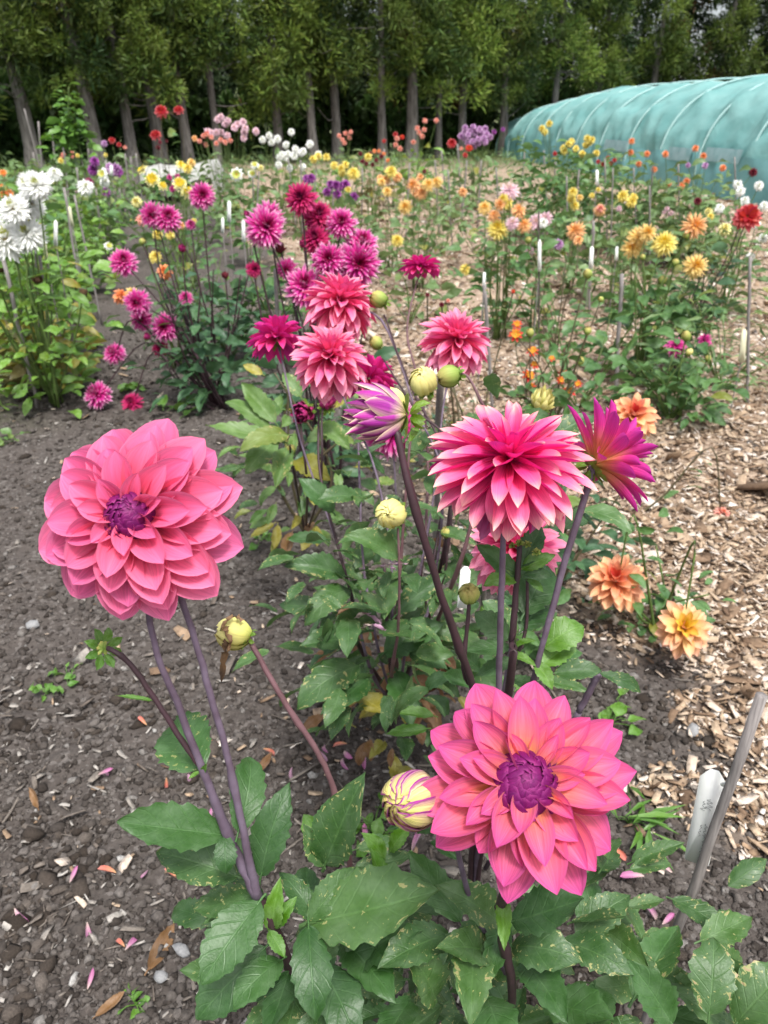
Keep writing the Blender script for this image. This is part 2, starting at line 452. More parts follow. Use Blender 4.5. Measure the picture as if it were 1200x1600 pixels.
M['fol_far'] = leaf_mat('grey_green_foliage', (0.075, 0.140, 0.045), (0.160, 0.250, 0.090), vein=0.1, yellow=0.12)
M['fol_brown'] = leaf_mat('brown_green_foliage', (0.11, 0.075, 0.03), (0.15, 0.15, 0.05), vein=0.1, yellow=0.2)
# wood, tags
M['stake'] = plain('weathered_grey_wood', (0.30, 0.275, 0.26), (0.15, 0.135, 0.13), 30, 0.85, 0.6, 0.002, stretch=(8, 8, 0.6))
M['stake_dark'] = plain('dark_rusty_rod', (0.10, 0.085, 0.075), (0.06, 0.05, 0.045), 30, 0.8, 0.5, 0.002)
M['tag'] = plain('white_plastic_label', (0.82, 0.83, 0.81), (0.74, 0.76, 0.72), 25, 0.5, 0.1, 0.001)
M['tag_old'] = plain('yellowed_plastic_label', (0.62, 0.60, 0.42), (0.52, 0.52, 0.36), 25, 0.6, 0.1, 0.001)
M['ink'] = plain('faded_grey_ink', (0.26, 0.27, 0.27), (0.34, 0.35, 0.33), 200, 0.8, 0)
M['mauve_fallen'] = petal_mat('faded_mauve_petal', [(0.0, (0.62, 0.50, 0.44)), (0.5, (0.55, 0.25, 0.42)), (1.0, (0.50, 0.16, 0.36))], back=(0.62, 0.36, 0.50), vein=0.2)
M['coral_fallen'] = petal_mat('faded_coral_petal', [(0.0, (0.66, 0.42, 0.22)), (0.6, (0.70, 0.22, 0.16)), (1.0, (0.66, 0.25, 0.22))], back=(0.68, 0.32, 0.26), vein=0.2)
M['petal_fallen'] = M['mauve_fallen']
# ---------------------------------------------------------------- petals
def petals(rings, seed=0, nu=5, nv=8):
    """rings (inner first): dict n th bend L W r0 z0 curl0 curl1 jit tip wide roll. Flower axis +Z. Returns V,F,attrs"""
    r = np.random.default_rng(seed)
    parts = []
    v = np.linspace(0, 1, nv)
    u = np.linspace(-1, 1, nu)
    tot = len(rings)
    for k, g in enumerate(rings):
        n = g['n']; jit = g.get('jit', 1.0)
        phi = 2 * PI * (np.arange(n) / n) + g.get('ph', k * 2.4) + r.normal(0, 0.07, n) * jit
        th0 = R(g['th']) + r.normal(0, R(5.5), n) * jit
        bend = R(g.get('bend', 0)) + r.normal(0, R(9), n) * jit
        L = g['L'] * (1 + r.normal(0, 0.06, n) * jit)
        W = g['W'] * (1 + r.normal(0, 0.07, n) * jit)
        th = th0[:, None] + bend[:, None] * v[None, :] ** 1.4
        ds = L[:, None] / (nv - 1)
        tm = 0.5 * (th[:, 1:] + th[:, :-1])
        rr = np.concatenate([np.zeros((n, 1)), np.cumsum(np.sin(tm) * ds, 1)], 1) + g.get('r0', 0.0)
        zz = np.concatenate([np.zeros((n, 1)), np.cumsum(np.cos(tm) * ds, 1)], 1) + g.get('z0', 0.0)
        p, q, wd = g.get('tip', 2.6), g.get('tq', 0.62), g.get('wide', 0.75)
        prof = (0.10 + v ** wd) * (1 - v ** p) ** q
        prof = prof / prof.max()
        prof[-1] = max(prof[-1], 0.02)
        w = 0.5 * W[:, None] * prof[None, :]
        c = g.get('curl0', 1.2) + (g.get('curl1', 0.5) - g.get('curl0', 1.2)) * v
        c = c[None, :] * (1 + 0.2 * r.normal(0, 1, n)[:, None] * jit)
        c = np.where(np.abs(c) < 0.05, 0.05, c)
        a = u[None, None, :] * c[:, :, None]
        t = w[:, :, None] * np.sin(a) / c[:, :, None]
        nn = w[:, :, None] * (1 - np.cos(a)) / c[:, :, None]
        nn = nn + w[:, :, None] * g.get('keel', 0.10) * np.abs(u)[None, None, :]          # centre fold
        rip = r.normal(0, 1, (n, 1, 1)) * 0.07 * jit
        nn = nn + rip * w[:, :, None] * u[None, None, :] * np.sin(v * 4.0 + r.uniform(0, 6, (n, 1)))[:, :, None]
        tw = r.normal(0, 0.16, n)[:, None, None] * jit * v[None, :, None]                  # twist about spine
        t, nn = t * np.cos(tw) - nn * np.sin(tw), t * np.sin(tw) + nn * np.cos(tw)
        side = (r.normal(0, 0.05, n) * jit * L)[:, None] * v[None, :] ** 2
        t = t + side[:, :, None]
        rad = rr[:, :, None] + nn * (-np.cos(th))[:, :, None]
        z = zz[:, :, None] + nn * np.sin(th)[:, :, None]
        cp, sp = np.cos(phi)[:, None, None], np.sin(phi)[:, None, None]
        V = np.stack([rad * cp - t * sp, rad * sp + t * cp, z], -1).reshape(-1, 3)
        base = np.arange(n)[:, None, None] * (nv * nu)
        i = np.arange(nv - 1)[None, :, None] * nu; j = np.arange(nu - 1)[None, None, :]
        b = base + i + j
        F = np.stack([b, b + nu, b + nu + 1, b + 1], -1).reshape(-1, 4)
        one = np.ones((n, nv, nu))
        at = {'pu': (one * u[None, None, :]).ravel(), 'pv': (one * v[None, :, None]).ravel(),
              'prand': (one * r.uniform(0, 1, n)[:, None, None]).ravel(),
              'pring': np.full(n * nv * nu, k / max(1, tot - 1))}
        parts.append((V, F, at))
    return merge(parts)

def petal_mesh(name, rings, mat, seed=0, nu=5, nv=8):
    V, F, at = petals(rings, seed, nu, nv)
    return new_mesh(name, V, F, mat, at)

def dome_rings(R0, n_r=6, n=9, th_in=4, th_out=52, L=1.0, W=0.5, closed=-70, z0=0.0):
    """closed overlapping centre of young petals"""
    out = []
    for k in range(n_r):
        f = k / (n_r - 1)
        out.append(dict(n=max(4, int(n * (0.45 + 0.55 * f))), th=th_in + (th_out - th_in) * f + 25 * f, bend=closed * (0.4 + 0.6 * f), L=R0 * L * (0.55 + 0.6 * f), W=R0 * W * (0.5 + 0.5 * f),
                        r0=R0 * 0.10 * (0.2 + f), z0=z0 + R0 * 0.25 * (1 - f), curl0=1.6, curl1=1.5, tip=3, ph=k * 2.4, jit=0.9))
    return out

def scales(rows, seed=0, nu=5, nv=8):
    """petals wrapped over a ball: rows of dict n, a0 (polar angle of the base, deg), a1 (of the tip), w (half width, deg), r (radius), lift, ph"""
    r = np.random.default_rng(seed); parts = []
    v = np.linspace(0, 1, nv); u = np.linspace(-1, 1, nu); tot = len(rows)
    for k, g in enumerate(rows):
        n = g['n']; phi0 = 2 * PI * np.arange(n) / n + g.get('ph', k * 2.4) + r.normal(0, .09, n)
        a0, a1 = R(g['a0']), R(g['a1']) + r.normal(0, R(5), n)
        pol = a0 + (a1[:, None] - a0) * v[None, :]
        prof_ = (0.25 + v ** .7) * np.maximum(1 - v ** g.get('tip', 3.2), 0) ** .62; prof_ /= prof_.max(); prof_[-1] = .03
        hw = R(g['w']) * (1 + r.normal(0, .1, n))[:, None] * prof_[None, :]
        rad_ = g['r'] * (1 + r.normal(0, .025, n)[:, None, None]) * (1 + g.get('lift', .06) * v[None, :, None] ** 2 + .05 * v[None, :, None] * (1 - u[None, None, :] ** 2) + g.get('skew', .05) * u[None, None, :])
        # lateral offset measured as an arc on the ball
        P0 = np.stack([np.sin(pol), 0 * pol, np.cos(pol)], -1)[:, :, None, :]
        T = np.array([0, 1.0, 0])
        ang = hw[:, :, None] * u[None, None, :]
        D = P0 * np.cos(ang)[..., None] + T * np.sin(ang)[..., None]
        D = D * rad_[..., None] * np.array([1, 1, g.get('sz', 1.0)])
        c, s_ = np.cos(phi0)[:, None, None], np.sin(phi0)[:, None, None]
        V = np.stack([D[..., 0] * c - D[..., 1] * s_, D[..., 0] * s_ + D[..., 1] * c, D[..., 2] + g.get('z0', 0)], -1).reshape(-1, 3)
        b = np.arange(n)[:, None, None] * (nv * nu) + np.arange(nv - 1)[None, :, None] * nu + np.arange(nu - 1)[None, None, :]
        F = np.stack([b, b + nu, b + nu + 1, b + 1], -1).reshape(-1, 4)
        one = np.ones((n, nv, nu))
        parts.append((V, F, {'pu': (one * u).ravel(), 'pv': (one * v[None, :, None]).ravel(), 'prand': (one * r.uniform(0, 1, n)[:, None, None]).ravel(), 'pring': np.full(n * nv * nu, k / max(1, tot - 1))}))
    return merge(parts)
def dome_scales(n=11, rows=7, r0=1.0, z0=0.0, sz=.8):
    out = []
    for k in range(rows):
        f = k / (rows - 1)
        out.append(dict(n=max(4, int(n * (.4 + .6 * f))), a0=30 + 72 * f, a1=2 + 34 * f ** 1.3, w=34 - 14 * f, r=r0 * (.72 + .28 * f), lift=.09 + .08 * f, z0=z0, sz=sz, tip=2.6))
    return out
def calyx_mesh(name, R0, seed=1):
    rg = [dict(n=8, th=95, bend=-25, L=R0, W=R0 * 0.5, r0=R0 * 0.1, z0=-R0 * 0.05, curl0=0.6, curl1=0.6, tip=3),
          dict(n=6, th=110, bend=70, L=R0 * 0.85, W=R0 * 0.42, r0=R0 * 0.15, z0=-R0 * 0.18, curl0=0.6, curl1=0.3, tip=3)]
    return petal_mesh(name, rg, M['sepal'], seed, 3, 5)

# decorative flower seen face on: big flat petals in rings, closed purple centre
def face_rings(S, n_rings, per, wl=0.62, th_in=34, th_out=98, Lin=0.42):
    out = []
    for k in range(n_rings):
        f = k / (n_rings - 1)
        L = S * (Lin + (1 - Lin) * f ** 0.8)
        out.append(dict(n=per if f > 0.2 else max(5, per - 3), th=th_in + (th_out - th_in) * f ** 0.75, bend=14 - 8 * f, L=L, W=L * (wl + 0.10 * (1 - f)), r0=S * (0.05 + 0.03 * f), z0=S * (0.10 - 0.16 * f),
                        curl0=1.9 - 0.5 * f, curl1=0.95 - 0.35 * f, tip=2.2, tq=0.80, wide=0.72, keel=0.18, ph=k * (PI / per) + 0.25 * k * k))
    return out

def ball_rings(S, n_rings=9, n=14, th_in=12, th_out=150, wl=0.40, bend=20, curl=(1.8, 1.0), L_in=0.55):
    out = []
    for k in range(n_rings):
        f = k / (n_rings - 1)
        L = S * (L_in + (1 - L_in) * math.sin(min(1, f * 1.25) * PI / 2))
        nn = max(5, int(n * (0.4 + 0.6 * min(1, f * 1.8))))
        out.append(dict(n=nn, th=th_in + (th_out - th_in) * f, bend=bend * (0.3 + f), L=L, W=L * wl, r0=S * 0.06, z0=S * (0.12 - 0.26 * f),
                        curl0=curl[0], curl1=curl[1], tip=2.6, tq=0.8, wide=0.65, ph=k * 1.1))
    return out

def cactus_rings(S, n_rings=8, n=23, th_in=10, th_out=125):
    out = []
    for k in range(n_rings):
        f = k / (n_rings - 1)
        L = S * (0.50 + 0.50 * min(1, f * 1.4))
        out.append(dict(n=int(n * (0.5 + 0.5 * min(1, f * 2))), th=th_in + (th_out - th_in) * f, bend=12, L=L, W=L * 0.29, r0=S * 0.05, z0=S * (0.08 - 0.16 * f),
                        curl0=-1.4, curl1=-2.0, tip=3.5, tq=0.5, wide=0.4, keel=0.0, ph=k * 1.1))
    return out

FLOWERS = {}
def flower_variants(key, fn, n):
    FLOWERS[key] = [fn(i) for i in range(n)]

# unit flowers (radius about 1): list of (petal mesh, centre mesh or None)
def mk_ball(mat, seed, n_rings=6, n=11, nu=3, nv=4, wl=0.46, th_out=140):
    return petal_mesh('flower_head', ball_rings(1.0, n_rings, n, 8, th_out, wl), M[mat], seed, nu, nv)
def mk_cactus(mat, seed, n_rings=8, n=23):
    return petal_mesh('flower_head', cactus_rings(1.0, n_rings, n), M[mat], seed, 3, 5)
def mk_open(mat, seed, rings=3, n=9):
    return petal_mesh('flower_head', [dict(n=n, th=55 + 35 * k / max(1, rings - 1), bend=18, L=0.75 + 0.25 * k / max(1, rings - 1), W=0.46, r0=0.10, z0=0.06 - 0.05 * k, curl0=1.0, curl1=0.4, tip=3.2, tq=0.5, ph=k * 0.35) for k in range(rings)], M[mat], seed, 3, 4)
eye_me = None
def mk_eye():
    V, F = [], []
    n, m = 10, 4
    V.append((0, 0, 0.20))
    for i in range(1, m + 1):
        a = i / m * PI / 2
        for j in range(n):
            rr = 0.24 * math.sin(a) * (1 + 0.08 * ((i + j) % 2)); V.append((rr * math.cos(2 * PI * j / n), rr * math.sin(2 * PI * j / n), 0.20 * math.cos(a)))
    F3 = [(0, 1 + j, 1 + (j + 1) % n) for j in range(n)]
    F4 = [(1 + i * n + j, 1 + (i + 1) * n + j, 1 + (i + 1) * n + (j + 1) % n, 1 + i * n + (j + 1) % n) for i in range(m - 1) for j in range(n)]
    return new_mesh('flower_centre', V, [np.array(F3), np.array(F4)], M['eye'])
EYE = mk_eye()
for c in ('yellow', 'golden', 'apricot', 'orange', 'salmon', 'red', 'purple', 'mauve', 'blush', 'magenta', 'maroon', 'scarlet', 'lemon'):
    FLOWERS['ball_' + c] = [(mk_ball(c, i), None) for i in range(2)]
FLOWERS['ball_white'] = [(mk_ball('white_p', i), None) for i in range(2)]
FLOWERS['cactus_magenta'] = [(mk_cactus('cactus', i), None) for i in range(4)]
FLOWERS['cactus_crimson'] = [(mk_cactus('cactus_red', i), None) for i in range(2)]
FLOWERS['cactus_white'] = [(petal_mesh('flower_head', [dict(g, W=g['W'] * 1.08) for g in cactus_rings(1.0, 8, 22)], M['white_p'], i, 3, 5), EYE if i % 2 else None) for i in range(3)]
FLOWERS['cactus_yellow'] = [(petal_mesh('flower_head', cactus_rings(1.0, 7, 18), M['golden' if i % 2 else 'yellow'], i, 3, 4), None) for i in range(4)]
FLOWERS['cactus_apricot'] = [(mk_cactus('apricot', i, 6, 15), None) for i in range(2)]
FLOWERS['cactus_blush'] = [(mk_cactus('blush', i, 6, 15), None) for i in range(2)]
FLOWERS['open_lemon'] = [(mk_open('lemon', i), EYE) for i in range(2)]
FLOWERS['open_white'] = [(mk_open('white_p', i), EYE) for i in range(2)]
FLOWERS['open_scarlet'] = [(mk_open('scarlet', i, 2, 8), EYE) for i in range(2)]
FLOWERS['open_red'] = [(mk_open('red', i, 4, 10), None) for i in range(2)]
FLOWERS['open_orange'] = [(mk_open('orange', i, 2, 8), EYE) for i in range(2)]
FLOWERS['deco_coral'] = [(petal_mesh('flower_head', ball_rings(1.0, 9, 17, 10, 150, 0.40, 16), M['coral_ball_far'], i, 5, 7), None) for i in range(3)]
FLOWERS['deco_pink'] = [(petal_mesh('flower_head', ball_rings(1.0, 6, 13, 20, 120, 0.42, 16), M['hot_pink'], i + 5, 5, 7), None) for i in range(2)]
FLOWERS['deco_orange'] = [(petal_mesh('flower_head', ball_rings(1.0, 6, 12, 14, 118, 0.48, 16, (1.6, 0.7)), M['orange_deco'], i + 9, 5, 7), None) for i in range(2)]
FLOWERS['deco_peach'] = [(petal_mesh('flower_head', ball_rings(1.0, 6, 12, 14, 118, 0.46, 16, (1.6, 0.7)), M['peach_deco'], i + 12, 5, 7), None) for i in range(2)]
def bud_mesh(mat, seed=0, open_=0.0, n=9):
    if open_ > .2:                      # half open: loose petals drawn to a ragged point
        V, F, at = petals([dict(n=6, th=12, bend=-12, L=1.75, W=.62, r0=.05, z0=-.7, curl0=1.3, curl1=1.5, tip=2.4, tq=.8), dict(n=8, th=42, bend=-62, L=1.85, W=.78, r0=.08, z0=-.75, curl0=1.2, curl1=1.6, tip=2.4, tq=.8),
                           dict(n=9, th=62, bend=-88, L=1.80, W=.80, r0=.10, z0=-.78, curl0=1.0, curl1=1.4, tip=2.4, tq=.8), dict(n=7, th=74, bend=-78, L=1.45, W=.62, r0=.10, z0=-.80, curl0=1.0, curl1=1.2, tip=2.4, tq=.8)], seed, 5, 10)
        return new_mesh('flower_bud', V, F, M['bud_yellow' if mat == 'bud_cream' else mat], at)
    rows = []
    for k in range(3):
        rows.append(dict(n=n - 2 + k, a0=172, a1=4 + 9 * k + open_ * 26 * k, w=360 / n * (.72 + .05 * k), r=.90 + .05 * k, lift=.05 + .03 * k, tip=3.2, sz=1.06, skew=.10))
    V, F, at = scales(rows, seed, 5, 12)
    return new_mesh('flower_bud', V, F, M[mat], at)
BUDS = {k: bud_mesh(k, i, o, n) for i, (k, o, n) in enumerate((('bud_cream', .5, 10), ('bud_yellow', 0, 9), ('bud_green', 0, 8), ('bud_purple', 0.35, 10), ('bud_stripe', 0.05, 10), ('bud_dark', 0.5, 10), ('wilt', 0.3, 9), ('wilt_red', 0.5, 9)))}
CALYX = calyx_mesh('calyx', 1.0)
KNOB_RINGS = [dict(n=6, th=20 + 40 * k, bend=-50, L=0.9, W=0.6, r0=0.05, z0=-0.3, curl0=1.2, curl1=1.0, tip=3) for k in range(3)]
GREENBUD = petal_mesh('flower_bud', KNOB_RINGS, M['bud_green'], 3, 3, 5)

# ---------------------------------------------------------------- leaves
def leaf_template(seed, wl=0.48, nu=9, nv=28, teeth=8, droop=0.5, cup=0.25, serr=0.17, petiole=0.10):
    """unit leaf along +Y, face +Z"""
    r = np.random.default_rng(seed)
    v = np.linspace(0, 1, nv); u = np.linspace(-1, 1, nu)
    prof = (v ** 0.60) * (1 - v ** 1.8) ** 0.98; prof /= prof.max()
    prof = np.maximum(prof, 0.02 + 0.03 * (1 - v))
    saw = 1 - serr * (1 - (v * teeth) % 1.0) * (v > 0.08) * (v < 0.97)
    w = 0.5 * wl * prof
    x = w[:, None] * u[None, :]
    edge = np.abs(u)[None, :] > 0.99
    x = np.where(edge, x * saw[:, None] * (1 + 0.04 * r.normal(0, 1, (nv, nu))), x)
    ang = -droop * v ** 1.5 * 1.2 + 0.25 * droop
    dy = np.cos(ang) / (nv - 1); dz = np.sin(ang) / (nv - 1)
    y = np.concatenate([[0], np.cumsum(0.5 * (dy[1:] + dy[:-1]))]); z = np.concatenate([[0], np.cumsum(0.5 * (dz[1:] + dz[:-1]))])
    Y = y[:, None] + 0 * x + 0.10 * np.abs(x) * 0
    # teeth lean forward, blade folds at midrib, margin ripples, quilted between veins
    vv = (v[:, None] * 6.0 - np.abs(u)[None, :] * 1.7) % 1.0
    Z = z[:, None] + cup * np.abs(x) * 0.9 + 0.020 * wl * np.sin(2 * PI * vv) * (np.abs(u)[None, :] ** 0.5)
    Z = Z + np.abs(u)[None, :] ** 2 * 0.05 * wl * np.sin(v[:, None] * 9 + r.uniform(0, 6) + 1.7 * np.sign(u)[None, :])
    tw = r.normal(0, 0.42) * v[:, None]
    X2 = x * np.cos(tw) - 0; Z = Z + x * np.sin(tw)
    X2 = X2 + r.normal(0, 0.05) * v[:, None] ** 2
    V = np.stack([X2, Y, Z], -1).reshape(-1, 3)
    i = np.arange(nv - 1)[:, None] * nu; j = np.arange(nu - 1)[None, :]
    b = i + j
    F = np.stack([b, b + 1, b + nu + 1, b + nu], -1).reshape(-1, 4)
    at = {'pu': np.tile(u, nv), 'pv': np.repeat(v, nu), 'prand': np.full(nu * nv, r.uniform())}
    if petiole:
        pts = np.array([[0, -petiole, -0.02], [0, -petiole * 0.5, 0.0], [0, 0.05, 0.003]])
        pV, pF = tube(pts, [0.018, 0.012], 5, cap=False)
        k = len(V); V = np.vstack([V, pV]); F = np.vstack([F, pF[0] + k])
        m = len(pV)
        at = {'pu': np.concatenate([at['pu'], np.zeros(m)]), 'pv': np.concatenate([at['pv'], np.zeros(m)]), 'prand': np.concatenate([at['prand'], np.full(m, 0.5)])}
    return V, F, at
LT = [leaf_template(20 + i, 0.44 + 0.035 * (i % 4), droop=(0.2, 0.8, 0.5, 1.3, 0.35, 1.0, -.1, 0.6)[i], cup=(0.35, 0.6, 0.5, 0.1, 0.75, 0.25, 0.45, 0.2)[i], teeth=7 + i % 3) for i in range(8)]
LR = [leaf_template(60 + i, 0.62, droop=0.4, teeth=5, serr=0.03, petiole=0.25) for i in range(2)]
LM = {}
def leaf_mesh(mat, i):
    if (mat, i) not in LM:
        V, F, at = (LT + LR)[i]
        LM[(mat, i)] = new_mesh('leaf', V, F, M[mat], at)
    return LM[(mat, i)]
def put_leaf(parent, base, tip, n=(0, -0.3, 1), mat='leaf_dark', i=None, wide=1.0, label=None):
    base = np.asarray(base, float); tip = np.asarray(tip, float)
    L = np.linalg.norm(tip - base)
    if i is None: i = int(rng.integers(0, 8))
    rot = frame_from(tip - base, n)
    o = add('leaf', leaf_mesh(mat, i), parent, mw=mat4(rot, base, (L * wide, L, L)))
    if label: o['label'] = label
    return o

SMALL = leaf_template(3, 0.5, 3, 6, 3, 0.6, 0.3, 0.0, 0)
SMALL2 = leaf_template(4, 0.42, 3, 5, 3, 0.9, 0.4, 0.0, 0)
MIDL = leaf_template(5, 0.50, 5, 10, 5, 0.6, 0.3, 0.16, 0)
TINY = leaf_template(6, 0.55, 3, 3, 3, 0.8, 0.5, 0.0, 0)
FERN = leaf_template(7, 0.13, 3, 3, 3, 0.6, 0.3, 0.0, 0)
def scatter(tmpl, base, ydir, ndir, scale, seed=0):
    """copies of tmpl at base (n,3); returns V,F,attrs"""
    V0, F0, at0 = tmpl
    n = len(base)
    y = ydir / (np.linalg.norm(ydir, axis=1)[:, None] + 1e-9)
    x = np.cross(y, ndir); x /= np.linalg.norm(x, axis=1)[:, None] + 1e-9
    z = np.cross(x, y)
    s = np.broadcast_to(np.asarray(scale, float), (n,))[:, None]
    V = base[:, None, :] + (V0[None, :, 0:1] * (x * s)[:, None, :] + V0[None, :, 1:2] * (y * s)[:, None, :] + V0[None, :, 2:3] * (z * s)[:, None, :])
    k = len(V0)
    F = (F0[None, :, :] + (np.arange(n) * k)[:, None, None]).reshape(-1, F0.shape[1])
    r = np.random.default_rng(seed)
    at = {'pu': np.tile(at0['pu'], n), 'pv': np.tile(at0['pv'], n), 'prand': np.repeat(r.uniform(0, 1, n), k)}
    return V.reshape(-1, 3), F, at

def foliage(parent, stems, n, L, mat, tmpl=None, spread=0.16, top=0.72, low=0.05, seed=0, name='foliage', droop=0.25):
    """leaves set along stems (each a list of points from ground to head)"""
    r = np.random.default_rng(seed + 100)
    tmpl = tmpl or SMALL
    base, yd, nd, sc = [], [], [], []
    for _ in range(n):
        st = stems[r.integers(len(stems))]
        f = low + (top - low) * r.uniform() ** 0.85
        k = f * (len(st) - 1); i = min(int(k), len(st) - 2); p = st[i] + (st[i + 1] - st[i]) * (k - i)
        a = r.uniform(0, 2 * PI)
        d = np.array([math.cos(a), math.sin(a), 0.35 - droop * 2 * r.uniform()])
        off = spread * r.uniform(0.05, 1.0) * (1 - 0.45 * f)
        base.append(p + d * off * np.array([1, 1, 0.4]) + np.array([0, 0, r.normal(0, 0.02)]))
        yd.append(d + r.normal(0, 0.25, 3)); nd.append(np.array([0, 0, 1.0]) + r.normal(0, 0.45, 3)); sc.append(L * r.uniform(0.55, 1.25))
    V, F, at = scatter(tmpl, np.array(base), np.array(yd), np.array(nd), np.array(sc), seed)
    V[:, 2] = np.maximum(V[:, 2], 0.01)
    return world(name, V, F, M[mat], parent, at)

def stem_to(parent, pts, rad, mat, k=7, n=18, name='stem'):
    p = spline(pts, n)
    m = len(p)
    rr = np.interp(np.linspace(0, 1, m), np.linspace(0, 1, len(rad)), rad) if np.ndim(rad) else np.full(m, float(rad))
    if k > 6:                            # finer section, swollen joints, slight ribs
        rr = rr * .73
        for q in rng.choice(np.arange(4, m - 2), size=min(2, max(1, m // 14)), replace=False): rr[q] *= 1.30; rr[q - 1] *= 1.10
        p = p + rng.normal(0, 1, p.shape) * rr[:, None] * .10
    V, F = tube(p, rr, k, wob=.05 if k > 6 else 0)
    world(name, V, F, M[mat], parent)
    return p

def flower(parent, key, loc, diam, face, i=None, label=None, flat=1.0):
    me, eye = FLOWERS[key][int(rng.integers(len(FLOWERS[key]))) if i is None else i]
    rot = frame_z(face, rng.uniform(0, 6.28))
    s = diam / 2
    o = add('flower_head', me, parent, mw=mat4(rot, loc, (s, s, s * flat)))
    if label: o['label'] = label
    if eye:
        e = bpy.data.objects.new('flower_centre', eye); COL.objects.link(e); e.parent = o
    return o
def calyx(fl, s=0.30, z=-0.28):
    c = bpy.data.objects.new('calyx', CALYX); COL.objects.link(c); c.parent = fl
    c.matrix_basis = Matrix.Translation((0, 0, z)) @ Matrix.Scale(s, 4)
    return c
def bud(parent, key, loc, diam, face, cal=0.75, label=None, stretch=1.0):
    me = BUDS.get(key) or GREENBUD
    o = add('flower_bud', me, parent, mw=mat4(frame_z(face, rng.uniform(0, 6.28)), loc, (diam / 2, diam / 2, diam / 2 * stretch)))
    if cal: calyx(o, cal * 1.35, -0.80)
    if label: o['label'] = label
    return o
def toward(p, a=0.0, b=0.0, c=1.0):
    """direction: c toward the lens, a to the right, b up"""
    d = unit(CAMP - np.asarray(p))
    return unit(c * d + np.array([a, 0, 0]) + np.array([0, 0, b]))
# ---------------------------------------------------------------- light and sky
SC.view_settings.view_transform = 'Standard'; SC.view_settings.look = 'None'
SC.view_settings.exposure = 1.10; SC.view_settings.gamma = 1.0
try: SC.view_settings.use_curve_mapping = False
except Exception: pass
W = bpy.data.worlds.new('World'); SC.world = W; W.use_nodes = True
wt = W.node_tree; bg = wt.nodes['Background']
sky = wt.nodes.new('ShaderNodeTexSky'); sky.sky_type = 'NISHITA'; sky.sun_disc = False
SUN_EL, SUN_AZ = R(64), R(165)          # azimuth clockwise from +Y: behind the lens, a little to the right
sky.sun_elevation = SUN_EL; sky.sun_rotation = SUN_AZ; sky.dust_density = 4.0; sky.air_density = 1.0; sky.ozone_density = 1.0
hs = wt.nodes.new('ShaderNodeHueSaturation'); hs.inputs['Saturation'].default_value = 0.42   # overcast: a milky sky
wt.links.new(sky.outputs[0], hs.inputs['Color']); wt.links.new(hs.outputs[0], bg.inputs[0]); bg.inputs[1].default_value = 0.12
sl = bpy.data.lights.new('sun', 'SUN'); sl.energy = 2.0; sl.angle = R(12); sl.color = (1.0, 0.975, 0.94)
so = bpy.data.objects.new('sun', sl); COL.objects.link(so)
sd = Vector((math.sin(SUN_AZ) * math.cos(SUN_EL), math.cos(SUN_AZ) * math.cos(SUN_EL), math.sin(SUN_EL)))
so.rotation_euler = sd.to_track_quat('Z', 'Y').to_euler()
so.location = (0, 0, 30)

# ---------------------------------------------------------------- ground
def row_s(x, y):
    """distance across the rows (the rows run away a little to the right)"""
    return x * 0.966 + y * 0.26
def chip_mask(x, y):
    s = row_s(x, y)
    n = vnoise(x * 2.2, y * 2.2, 5) - 0.5 + 0.6 * (vnoise(x * 7, y * 7, 6) - 0.5)
    return np.clip((s - 1.02 + 0.55 * n + 0.03 * np.maximum(0, 2.2 - y)) / 0.35, 0, 1)
def weed_mask(x, y):
    s = row_s(x, y)
    n = vnoise(x * 1.3, y * 1.3, 9) - 0.5
    return np.clip((-s - 0.75 + 0.6 * n) / 0.3, 0, 1) * np.clip((y - 3.8) / 1.0, 0, 1)
def gh(x, y):
    return 0.02 * (vnoise(np.asarray(x) * 1.1, np.asarray(y) * 1.1, 1) - 0.5) * 2
def gh_fine(x, y):
    return gh(x, y) + 0.018 * (vnoise(x * 9, y * 9, 2) - 0.5) + 0.012 * (vnoise(x * 24, y * 24, 3) - 0.5) + 0.008 * (vnoise(x * 55, y * 55, 4) - 0.5)
def axis(lo, hi, step, far_lo, far_hi, grow=1.09):
    a = [lo]
    while a[-1] < hi: a.append(a[-1] + step)
    d = step
    while a[-1] < far_hi: d *= grow; a.append(a[-1] + d)
    b = []; d = step; p = lo
    while p > far_lo: d *= grow; p -= d; b.append(p)
    return np.array(b[::-1] + a)
gx = axis(-1.7, 1.9, 0.014, -260, 260); gy = axis(0.55, 3.6, 0.014, -6, 420, 1.05)
X, Y = np.meshgrid(gx, gy)
fine = np.clip((7 - np.hypot(X, Y)) / 3, 0, 1)
Z = gh(X, Y) * np.clip((60 - np.hypot(X, Y)) / 30, 0, 1) + (gh_fine(X, Y) - gh(X, Y)) * fine
# a low rise behind the belt of trees
V = np.stack([X, Y, Z], -1).reshape(-1, 3)
nx = len(gx)
i = np.arange(len(gy) - 1)[:, None] * nx; j = np.arange(nx - 1)[None, :]
b = i + j
F = np.stack([b, b + 1, b + nx + 1, b + nx], -1).reshape(-1, 4)
s = NT('garden_soil_and_mulch')
po = s.pos()
wet = s.noise(po, 2.0, 4.0); gr = s.noise(po, 60.0, 6.0, 0.7); pb = s.vor(po, 90.0)
soil = s.mix(s.rng(gr, 0, 1, 0.3, 0.7), (0.040, 0.032, 0.028), (0.115, 0.099, 0.088))
soil = s.mix(s.rng(wet, 0, 0.6, 0.35, 0.65), soil, (0.090, 0.078, 0.070))
soil = s.mix(s.math('MULTIPLY', s.step(pb.outputs['Color'], 0.72, 0.78), 0.4), soil, (0.22, 0.20, 0.185))
chip_n = s.vor(po, 38.0)
chips = s.mix(s.rng(chip_n.outputs['Color'], 0, 1), (0.20, 0.14, 0.10), (0.46, 0.355, 0.265))
weed = s.mix(s.noise(po, 14.0, 4.0), (0.035, 0.06, 0.018), (0.12, 0.13, 0.05))
